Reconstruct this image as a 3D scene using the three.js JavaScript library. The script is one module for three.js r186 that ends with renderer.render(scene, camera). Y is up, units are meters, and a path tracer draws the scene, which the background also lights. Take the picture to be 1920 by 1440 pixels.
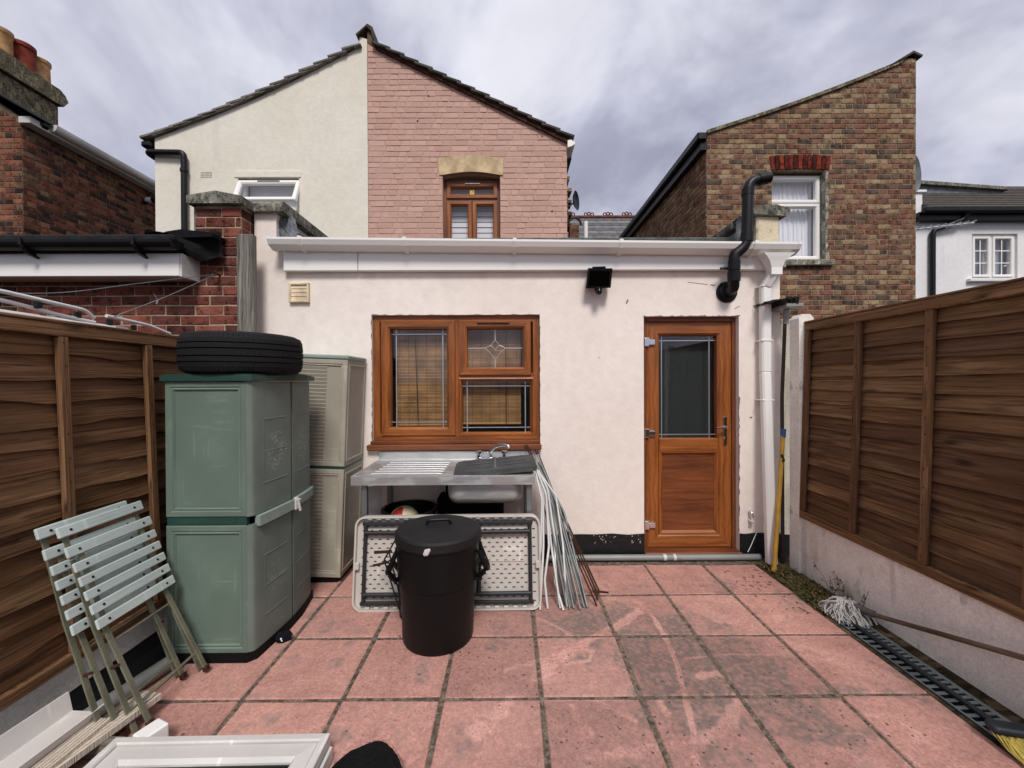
import * as THREE from 'three';
import { mergeGeometries, toCreasedNormals } from 'three/addons/utils/BufferGeometryUtils.js';
import { RoundedBoxGeometry } from 'three/addons/geometries/RoundedBoxGeometry.js';

// ------------------------------------------------------------------ camera, sky, sun, exposure
const scene = new THREE.Scene();
const camera = new THREE.PerspectiveCamera(85.45, 4 / 3, 0.05, 900);
camera.position.set(0, 1.43, 0);
camera.rotation.order = 'YXZ';
camera.rotation.set(-0.006, -0.0056, -0.0045);

const renderer = new THREE.WebGLRenderer({ antialias: true });
renderer.setSize(1024, 768);
renderer.toneMapping = THREE.LinearToneMapping;
renderer.toneMappingExposure = 1.9;
renderer.shadowMap.enabled = true;
renderer.shadowMap.type = THREE.PCFSoftShadowMap;

const sun = new THREE.DirectionalLight(new THREE.Color(1, 0.965, 0.915), 1.5);
sun.position.set(1.8, 15, 9.5);
sun.target.position.set(0, 0, -3);
sun.castShadow = true;
sun.shadow.radius = 30;
sun.shadow.mapSize.set(2048, 2048);
Object.assign(sun.shadow.camera, { left: -14, right: 14, top: 14, bottom: -14, near: 0.5, far: 60 });
scene.add(sun, sun.target);

// ------------------------------------------------------------------ random numbers and noise
function mulberry(a) {
  return () => {
    a |= 0; a = (a + 0x6d2b79f5) | 0;
    let t = Math.imul(a ^ (a >>> 15), 1 | a);
    t = (t + Math.imul(t ^ (t >>> 7), 61 | t)) ^ t;
    return ((t ^ (t >>> 14)) >>> 0) / 4294967296;
  };
}
const rnd = mulberry(20240611);
const rr = (a, b) => a + (b - a) * rnd();
const lattice = new Float32Array(65536);
{ const q = mulberry(77); for (let i = 0; i < 65536; i++) lattice[i] = q(); }
const clamp = (x, a = 0, b = 1) => (x < a ? a : x > b ? b : x);
const smooth = (a, b, x) => { const t = clamp((x - a) / (b - a)); return t * t * (3 - 2 * t); };
const mix = (a, b, t) => a + (b - a) * t;
function vnoise(x, y, px = 256, py = px) {                      // value noise, periodic in px by py cells
  const xi = Math.floor(x), yi = Math.floor(y), fx = x - xi, fy = y - yi;
  const u = fx * fx * (3 - 2 * fx), v = fy * fy * (3 - 2 * fy);
  const x0 = ((xi % px) + px) % px, x1 = (x0 + 1) % px, y0 = ((yi % py) + py) % py, y1 = (y0 + 1) % py;
  const r0 = (y0 & 255) * 256, r1 = (y1 & 255) * 256;
  const a = lattice[r0 + (x0 & 255)], b = lattice[r0 + (x1 & 255)], c = lattice[r1 + (x0 & 255)], d = lattice[r1 + (x1 & 255)];
  return a + (b - a) * u + (c - a) * v + (a - b - c + d) * u * v;
}
function fbm(x, y, px, py, oct = 5, gain = 0.5) {
  let s = 0, a = 1, n = 0;
  for (let i = 0; i < oct; i++) { s += a * vnoise(x, y, px, py); n += a; a *= gain; x = x * 2 + 17; y = y * 2 + 31; px *= 2; py *= 2; }
  return s / n;
}

// sky: one even layer of broken grey cloud, lit from above
{
  const w = 2048, h = 1024, d = new Float32Array(w * h * 4);
  for (let j = 0; j < h; j++) {
    const el = ((j + 0.5) / h - 0.5) * Math.PI, sy = Math.sin(el), cy = Math.cos(el);
    for (let i = 0; i < w; i++) {
      const az = ((i + 0.5) / w - 0.5) * 2 * Math.PI, x = Math.cos(az) * cy, z = Math.sin(az) * cy, o = (j * w + i) * 4;
      let r, g, b;
      if (sy > -0.02) {
        const k = 1 / (Math.max(sy, 0) + 0.6), U = x * k, V = z * k;
        const P = U * 0.85 + V * 0.5, Q = -U * 0.5 + V * 0.85;         // cloud streets run slantwise
        const wp = fbm(P * 1.6 + 40, Q * 1.6 + 9, 256, 256, 4) - 0.5;
        const a = fbm(P * 3.3 + 20 + wp * 1.1, Q * 3.9 + 70 + wp * 1.3, 256, 256, 8, 0.6);
        const c = fbm(P * 1.5 + 120, Q * 2.0 + 30, 256, 256, 4);
        const t = smooth(0.28, 0.74, a * 0.85 + c * 0.15);
        const l = mix(0.205, 0.425, t) * (0.9 + 0.2 * fbm(P * 13 + 7, Q * 17 + 3, 256, 256, 4));
        r = l * mix(0.93, 0.985, t); g = l * mix(0.96, 0.995, t); b = l * mix(1.25, 1.1, t);
      } else { r = 0.16; g = 0.155; b = 0.15; }
      d[o] = r; d[o + 1] = g; d[o + 2] = b; d[o + 3] = 1;
    }
  }
  const sky = new THREE.DataTexture(d, w, h, THREE.RGBAFormat, THREE.FloatType);
  sky.mapping = THREE.EquirectangularReflectionMapping;
  sky.magFilter = sky.minFilter = THREE.LinearFilter;
  sky.needsUpdate = true;
  scene.background = sky;
  scene.environment = sky;
}

// ------------------------------------------------------------------ textures
function tex(w, h, fn, sx, sy, srgb = true) {                   // sx, sy: metres that one repeat covers
  const d = new Uint8Array(w * h * 4);
  for (let j = 0; j < h; j++) for (let i = 0; i < w; i++) {
    const c = fn((i + 0.5) / w, (j + 0.5) / h), o = (j * w + i) * 4;
    if (typeof c === 'number') d[o] = d[o + 1] = d[o + 2] = clamp(c) * 255;
    else { d[o] = clamp(c[0]) * 255; d[o + 1] = clamp(c[1]) * 255; d[o + 2] = clamp(c[2]) * 255; }
    d[o + 3] = 255;
  }
  const t = new THREE.DataTexture(d, w, h, THREE.RGBAFormat);
  t.wrapS = t.wrapT = THREE.RepeatWrapping;
  t.magFilter = THREE.LinearFilter; t.minFilter = THREE.LinearMipmapLinearFilter; t.generateMipmaps = true;
  if (srgb) t.colorSpace = THREE.SRGBColorSpace;
  t.repeat.set(1 / sx, 1 / sy);
  t.needsUpdate = true;
  return t;
}
const T = {};
// painted render: trowel marks, faint stains, pin holes
T.render = tex(1024, 1024, (u, v) => {
  const a = fbm(u * 5, v * 5, 5, 5, 5), b = fbm(u * 60 + 3, v * 60, 60, 60, 3), c = fbm(u * 14 + 9, v * 4, 14, 4, 4), p = vnoise(u * 190, v * 190, 190);
  let s = 0.955 + (a - 0.5) * 0.05 + (b - 0.5) * 0.05 - smooth(0.62, 0.8, c) * 0.025;
  if (p > 0.975) s -= 0.07;
  return [s, s * mix(0.99, 1, a), s * mix(0.975, 1, a)];
}, 3.1, 3.1);
T.renderBump = tex(1024, 1024, (u, v) => {
  const a = fbm(u * 70, v * 70, 70, 70, 4), b = fbm(u * 18 + 5, v * 26, 18, 26, 4), r = Math.abs(fbm(u * 24 + 2, v * 30, 24, 30, 3) - 0.5);
  return 0.5 * a + 0.4 * b - smooth(0.02, 0, r) * 0.12;
}, 1.6, 1.6, false);
T.mottle = tex(512, 512, (u, v) => {
  const a = fbm(u * 6, v * 6, 6, 6, 6), b = vnoise(u * 120, v * 120, 120);
  const s = 0.9 + (a - 0.5) * 0.4 + (b - 0.5) * 0.1; return [s, s * 0.995, s * 0.985];
}, 0.55, 0.55);
T.grit = tex(512, 512, (u, v) => fbm(u * 48, v * 48, 48, 48, 4, 0.65), 0.35, 0.35, false);
T.wave = tex(256, 256, (u, v) => fbm(u * 5, v * 5, 5, 5, 4), 0.5, 0.5, false);
// stained softwood, grain along u
function woodFn(ring, scuff) {
  return (u, v) => {
    let kn = 0, wob = (fbm(u * 3, v * 3, 3, 3, 4) - 0.5) * 0.05;
    for (let k = 0; k < 14; k++) {
      const kx = lattice[k * 7 + 300], ky = lattice[k * 11 + 900];
      let dx = Math.abs(u - kx); dx = Math.min(dx, 1 - dx); let dy = Math.abs(v - ky); dy = Math.min(dy, 1 - dy);
      const q = Math.hypot(dx * 60, dy * 90); kn = Math.max(kn, Math.exp(-q * q)); wob += Math.exp(-q * 0.7) * 0.018 * (v > ky ? 1 : -1);
    }
    const g = fbm(u * 4, (v + wob) * 118, 4, 118, 4, 0.6), f = fbm(u * 24 + 5, v * 330, 24, 330, 2), bl = fbm(u * 5 + 8, v * 14, 5, 14, 5);
    let s = 0.84 + (g - 0.5) * ring + (f - 0.5) * 0.2 + (bl - 0.5) * 0.26 - kn * 0.36;
    const ck = fbm(u * 7 + 3, v * 170, 7, 170, 2), lit = fbm(u * 9 + 1, v * 90 + 5, 9, 90, 3); s -= smooth(0.7, 0.77, ck) * 0.2; s += smooth(0.6, 0.72, lit) * 0.09;
    let r = s, gg = s * mix(0.95, 1, bl), b = s * mix(0.9, 1, bl);
    const w1 = fbm(u * 10 + 2, v * 60, 10, 60, 4), w2 = fbm(u * 3 + 31, v * 7, 3, 7, 3);
    const sc = smooth(0.56, 0.64, w1) * smooth(0.52, 0.6, w2) * scuff;
    r = mix(r, 1.0, sc); gg = mix(gg, 1.0, sc); b = mix(b, 1.0, sc);
    return [r, gg, b];
  };
}
T.fence = tex(1024, 1024, woodFn(0.22, 1.0), 2.6, 1.35);
T.fenceBump = tex(512, 512, (u, v) => fbm(u * 3, v * 130, 3, 130, 3, 0.6), 1.2, 0.5, false);
T.weathered = tex(512, 512, (u, v) => {
  const g = fbm(u * 3, (v + (fbm(u * 4, v * 4, 4, 4, 3) - 0.5) * 0.08) * 30, 3, 30, 5, 0.62), d = fbm(u * 5 + 4, v * 8, 5, 8, 4);
  const s = 0.74 + (g - 0.5) * 0.9 - smooth(0.5, 0.75, d) * 0.25; return [s, s * 0.985, s * 0.96];
}, 1.2, 0.4);
// foiled plastic with an oak print, grain along u
T.oak = tex(1024, 512, (u, v) => {
  const wob = (fbm(u * 3, v * 2, 3, 2, 4) - 0.5) * 0.16;
  const g = fbm(u * 2, (v + wob) * 22, 2, 22, 4, 0.55), f = fbm(u * 18, v * 150, 18, 150, 2), band = fbm(u * 2 + 7, v * 5, 2, 5, 3);
  const s = 0.84 + (g - 0.5) * 0.46 + (f - 0.5) * 0.16 + (band - 0.5) * 0.3;
  return [s, s * mix(0.93, 1.02, g), s * mix(0.85, 1.0, g)];
}, 0.75, 0.36);
T.oakBump = tex(256, 256, (u, v) => fbm(u * 8, v * 80, 8, 80, 3), 0.3, 0.3, false);
// brick faces: fired skin, sand creases, darker burnt patches
T.brick = tex(512, 512, (u, v) => {
  const a = fbm(u * 9, v * 9, 9, 9, 5), b = vnoise(u * 150, v * 150, 150), c = fbm(u * 26 + 4, v * 26, 26, 26, 4);
  const s = 0.92 + (a - 0.5) * 0.6 + (b - 0.5) * 0.24 - smooth(0.58, 0.72, c) * 0.3; return [s, s * mix(0.94, 1.02, a), s * mix(0.9, 1.04, a)];
}, 0.9, 0.9);
T.brickBump = tex(256, 256, (u, v) => fbm(u * 24, v * 24, 24, 24, 4, 0.6), 0.3, 0.3, false);
T.paintBump = tex(512, 512, (u, v) => 0.6 * fbm(u * 20, v * 28, 20, 28, 4) + 0.4 * fbm(u * 90, v * 90, 90, 90, 2), 0.6, 0.6, false);
// precast concrete: cast skin, washed streaks, algae flecks
T.concrete = tex(1024, 512, (u, v) => {
  const a = fbm(u * 7, v * 4, 7, 4, 5), b = vnoise(u * 260, v * 130, 260, 130), c = fbm(u * 30 + 7, v * 9, 30, 9, 4), st = fbm(u * 26, v * 2 + 3, 26, 2, 3);
  let s = 0.95 + (a - 0.5) * 0.2 + (b - 0.5) * 0.1 - smooth(0.6, 0.78, st) * 0.1;
  const al = smooth(0.6, 0.76, c) * smooth(0.45, 0.65, a) * 0.35;
  return [mix(s, 0.45, al), mix(s * 0.985, 0.46, al), mix(s * 0.96, 0.4, al)];
}, 1.9, 0.95);
T.lichen = tex(512, 512, (u, v) => {
  const a = fbm(u * 8, v * 8, 8, 8, 5), b = fbm(u * 22 + 3, v * 5, 22, 5, 4), c = fbm(u * 30, v * 30 + 8, 30, 30, 3);
  let s = 0.62 + (a - 0.5) * 0.5; const w = smooth(0.56, 0.72, b) * 0.5, k = smooth(0.55, 0.7, c) * 0.3;
  s = mix(s, 1.05, w) * (1 - k); return [s, s * 1.0, s * 0.95];
}, 0.6, 0.6);
T.steel = tex(512, 256, (u, v) => { const a = fbm(u * 2, v * 120, 2, 120, 3), b = fbm(u * 6, v * 6, 6, 6, 5); return 0.4 + (a - 0.5) * 0.2 + smooth(0.45, 0.75, b) * 0.28; }, 0.5, 0.3, false);
T.scuff = tex(1024, 1024, (u, v) => {                            // weathered moulded plastic with chalky rubs
  const a = fbm(u * 6, v * 6, 6, 6, 5), b = fbm(u * 90, v * 6, 90, 6, 3), c = fbm(u * 8 + 3, v * 70, 8, 70, 3), p = vnoise(u * 150, v * 150, 150);
  let s = 0.86 + (a - 0.5) * 0.12; let w = smooth(0.66, 0.8, b) * smooth(0.48, 0.66, a) * 0.34 + smooth(0.66, 0.82, c) * smooth(0.5, 0.66, a) * 0.34 + smooth(0.6, 0.75, a) * 0.12;
  if (p > 0.972) w += 0.22 * a;
  return [mix(s, 1.15, w), mix(s, 1.12, w), mix(s, 1.12, w)];
}, 1.3, 1.3);
T.rub = tex(512, 1024, (u, v) => {                              // cabinet doors: chalky circular rubs where the doors were wiped, one per door
  const z = -2.8 + 0.7 * u, y = 1.4 * v, a = fbm(u * 6, v * 12, 6, 12, 5), f = fbm(u * 60, v * 120, 60, 120, 3); let w = 0;
  for (const [cz, cy, k] of [[-2.31, 1.05, 1], [-2.6, 1.05, 0.8], [-2.31, 0.36, 0.45], [-2.6, 0.36, 0.4]]) {
    const dx = (z - cz) / 0.085, dy = (y - cy) / 0.115, q = Math.hypot(dx, dy) + (a - 0.5) * 0.5, rings = 0.5 + 0.5 * Math.sin(q * 26 + Math.atan2(dy, dx) * 2);
    w = Math.max(w, k * smooth(1.25, 0.55, q) * smooth(0.1, 0.5, q + 0.1) * (0.25 + 0.75 * rings) * smooth(0.4, 0.62, f) * 0.5);
    if (Math.abs(y - cy - 0.005 - dx * 0.004) < 0.004 && Math.abs(dx) < 1.15) w = Math.max(w, k * 0.7 * smooth(0.35, 0.55, f));
  }
  const s = 0.7 + (a - 0.5) * 0.1; return [mix(s, 1.15, w), mix(s, 1.13, w), mix(s, 1.15, w)];
}, 0.7, 1.4);
T.felt = tex(256, 256, (u, v) => { const a = vnoise(u * 128, v * 128, 128), b = fbm(u * 6, v * 6, 6, 6, 4); const s = 0.7 + (a - 0.5) * 0.3 + (b - 0.5) * 0.4; return [s, s, s]; }, 0.5, 0.5);
T.tread = tex(512, 256, (u, v) => {                              // sipes cut into the tread blocks
  const k = u * 64, f = k - Math.floor(k); const band = Math.floor(v * 9);
  const slant = (f + (band % 2 ? v * 6 : -v * 6)) % 1, s = Math.abs(((slant + 1) % 1) - 0.5);
  return (s < 0.07 && (band === 2 || band === 6 || band === 4) ? 0.2 : 0.8) - (Math.abs(f - 0.5) < 0.08 && (v < 0.3 || v > 0.72) ? 0.4 : 0);
}, 1, 1, false);

// patio: one continuous sheet of dirt over all slabs, with the tracks that a pressure washer left
const PX0 = -2.1, PZ0 = -3.3, PS = 4.2;
{
  const N = 2048, d = new Uint8Array(N * N * 4), clean = new Float32Array(N * N), spot = new Float32Array(N * N);
  const P = (x, z) => [(x - PX0) / PS * N, (z - PZ0) / PS * N];
  const stroke = (pts, w0, w1, amt) => {
    for (let s = 0; s < pts.length - 1; s++) {
      const [ax, ay] = P(...pts[s]), [bx, by] = P(...pts[s + 1]);
      const wa = mix(w0, w1, s / (pts.length - 1)) / PS * N, wb = mix(w0, w1, (s + 1) / (pts.length - 1)) / PS * N, R = Math.max(wa, wb) * 1.8 + 2;
      for (let y = Math.max(0, Math.floor(Math.min(ay, by) - R)); y <= Math.min(N - 1, Math.max(ay, by) + R); y++)
        for (let x = Math.max(0, Math.floor(Math.min(ax, bx) - R)); x <= Math.min(N - 1, Math.max(ax, bx) + R); x++) {
          const t = clamp(((x - ax) * (bx - ax) + (y - ay) * (by - ay)) / ((bx - ax) ** 2 + (by - ay) ** 2));
          const jit = (vnoise(x * 0.05, y * 0.05) - 0.5) * 0.7;
          const q = Math.hypot(x - ax - t * (bx - ax), y - ay - t * (by - ay)) / mix(wa, wb, t) + jit;
          const m = smooth(1.1, 0.55, q) * amt; if (m > clean[y * N + x]) clean[y * N + x] = m;
        }
    }
  };
  stroke([[0.55, -2.72], [0.72, -2.73], [0.83, -2.68], [0.8, -2.57], [0.63, -2.42], [0.4, -2.26], [0.22, -2.12], [0.14, -2.0]], 0.02, 0.05, 0.9);
  stroke([[0.83, -2.68], [0.86, -2.5], [0.86, -2.3], [0.84, -2.1], [0.79, -1.88], [0.74, -1.68], [0.68, -1.52], [0.6, -1.3]], 0.016, 0.017, 0.85);
  stroke([[-0.16, -2.02], [-0.06, -2.03], [0.03, -2.08], [0.14, -2.12]], 0.012, 0.02, 0.9);
  stroke([[0.0, -1.87], [-0.06, -1.78], [-0.15, -1.7]], 0.03, 0.055, 0.95);
  stroke([[0.16, -2.5], [0.26, -2.42], [0.34, -2.33]], 0.014, 0.016, 0.7);
  stroke([[1.02, -1.86], [0.93, -1.74], [0.78, -1.65], [0.55, -1.6], [0.3, -1.58]], 0.035, 0.03, 0.7);
  stroke([[1.52, -1.75], [1.62, -1.74], [1.64, -1.66], [1.55, -1.58], [1.44, -1.55]], 0.016, 0.02, 0.7);
  stroke([[0.26, -1.83], [0.28, -1.75], [0.31, -1.68]], 0.012, 0.03, 0.95);
  stroke([[0.38, -1.86], [0.45, -1.8], [0.52, -1.74]], 0.008, 0.012, 0.8);
  stroke([[0.22, -2.22], [0.34, -2.23], [0.43, -2.19], [0.4, -2.12], [0.28, -2.09]], 0.014, 0.012, 0.75);
  stroke([[0.66, -1.84], [0.67, -1.77]], 0.025, 0.022, 0.9);
  stroke([[0.92, -2.0], [1.0, -2.02], [1.04, -1.98]], 0.03, 0.014, 0.85);
  stroke([[0.9, -2.13], [1.15, -2.16], [1.5, -2.15]], 0.012, 0.008, 0.6);
  stroke([[1.3, -2.75], [1.5, -2.62], [1.6, -2.5]], 0.08, 0.06, 0.6);
  stroke([[1.2, -2.6], [1.25, -2.5], [1.4, -2.42]], 0.07, 0.05, 0.6);
  stroke([[1.45, -2.2], [1.7, -2.1], [1.8, -1.95]], 0.1, 0.08, 0.6);
  stroke([[1.2, -1.6], [1.6, -1.45], [1.8, -1.35]], 0.04, 0.06, 0.5);
  const q = mulberry(5);
  for (let k = 0; k < 4200; k++) {                               // black moss dots, thickest right of the bin
    const x = q() < 0.55 ? mix(-0.3, 1.7, q()) : mix(-1.7, 1.85, q()), z = mix(-3.0, 0.6, Math.pow(q(), 0.8)), [cx, cy] = P(x, z), R = 0.9 + q() * q() * 3.6;
    if (fbm(x * 3 + 9, z * 3 + 5, 256, 256, 3) < 0.47 + q() * 0.08) continue;
    for (let y = Math.floor(cy - R); y <= cy + R; y++) for (let xx = Math.floor(cx - R); xx <= cx + R; xx++) {
      if (y < 0 || xx < 0 || y >= N || xx >= N) continue;
      const m = smooth(R, R * 0.5, Math.hypot(xx - cx, (y - cy) * 1.2) + (vnoise(xx * 0.7, y * 0.7) - 0.5) * R * 0.7); if (m > spot[y * N + xx]) spot[y * N + xx] = m;
    }
  }
  for (let j = 0; j < N; j++) for (let i = 0; i < N; i++) {
    const x = PX0 + (i + 0.5) / N * PS, z = PZ0 + (j + 0.5) / N * PS, o = (j * N + i) * 4;
    const low = fbm(x * 2.1 + 60, z * 2.1 + 60, 256, 256, 5), mid = fbm(x * 9 + 20, z * 9 + 90, 256, 256, 4), fine = 0.6 * vnoise(x * 210 + 900, z * 210 + 900) + 0.4 * vnoise(x * 95 + 300, z * 95 + 700), f2 = fbm(x * 60 + 400, z * 60 + 400, 256, 256, 3);
    const heavy = smooth(-0.4, 0.25, x) * smooth(1.75, 1.0, x) * smooth(-3.0, -2.4, z);
    let dirt = smooth(0.55 - heavy * 0.13, 0.72 - heavy * 0.13, low * 0.5 + mid * 0.5) * 0.56 + heavy * 0.2;
    dirt = clamp(dirt + (f2 - 0.5) * 1.7 * (0.1 + dirt) + (fine - 0.5) * 1.3 * dirt) * (1 - clean[j * N + i]);
    const slab = (lattice[(Math.floor((x + 3) / 0.45) * 13 + Math.floor((z + 5) / 0.45) * 71) & 65535] - 0.5) * 0.13;
    const g = 1 + (fine - 0.5) * 0.3 + (mid - 0.5) * 0.22 + slab;
    const cl = clean[j * N + i] * 0.5 * smooth(0.3, 0.6, mid + (fine - 0.5) * 0.4); let r = mix(mix(0.715, 0.79, cl), 0.47, dirt) * g, gg = mix(mix(0.53, 0.62, cl), 0.405, dirt) * g, b = mix(mix(0.485, 0.575, cl), 0.38, dirt) * g;
    const s = spot[j * N + i] * 0.72; r = mix(r, 0.24, s); gg = mix(gg, 0.17, s); b = mix(b, 0.165, s);
    d[o] = clamp(r) * 255; d[o + 1] = clamp(gg) * 255; d[o + 2] = clamp(b) * 255; d[o + 3] = 255;
  }
  T.patio = new THREE.DataTexture(d, N, N, THREE.RGBAFormat);
  T.patio.colorSpace = THREE.SRGBColorSpace; T.patio.magFilter = THREE.LinearFilter; T.patio.minFilter = THREE.LinearMipmapLinearFilter; T.patio.generateMipmaps = true;
  T.patio.wrapS = T.patio.wrapT = THREE.MirroredRepeatWrapping; T.patio.needsUpdate = true;
}
T.joint = tex(512, 512, (u, v) => {
  const a = fbm(u * 40, v * 40, 40, 40, 4), p = vnoise(u * 170, v * 170, 170); const s = 0.68 + (a - 0.5) * 0.7; const w = p > 0.95 ? 0.55 : 0;
  return [s * 0.6 + w, s * 0.555 + w, s * 0.52 + w];
}, 0.7, 0.7);
T.strip = tex(512, 512, (u, v) => {                             // damp concrete with moss and leaf dirt
  const a = fbm(u * 8, v * 8, 8, 8, 5), b = fbm(u * 30 + 5, v * 30, 30, 30, 4), c = fbm(u * 5 + 9, v * 12, 5, 12, 4);
  const m = smooth(0.45, 0.62, c), k = smooth(0.52, 0.66, b);
  let r = mix(0.5, 0.34, m), g = mix(0.45, 0.3, m), l = mix(0.37, 0.2, m); const s = 0.75 + (a - 0.5) * 0.8 - k * 0.28;
  return [r * s, g * s, l * s];
}, 0.9, 0.9);

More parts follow.
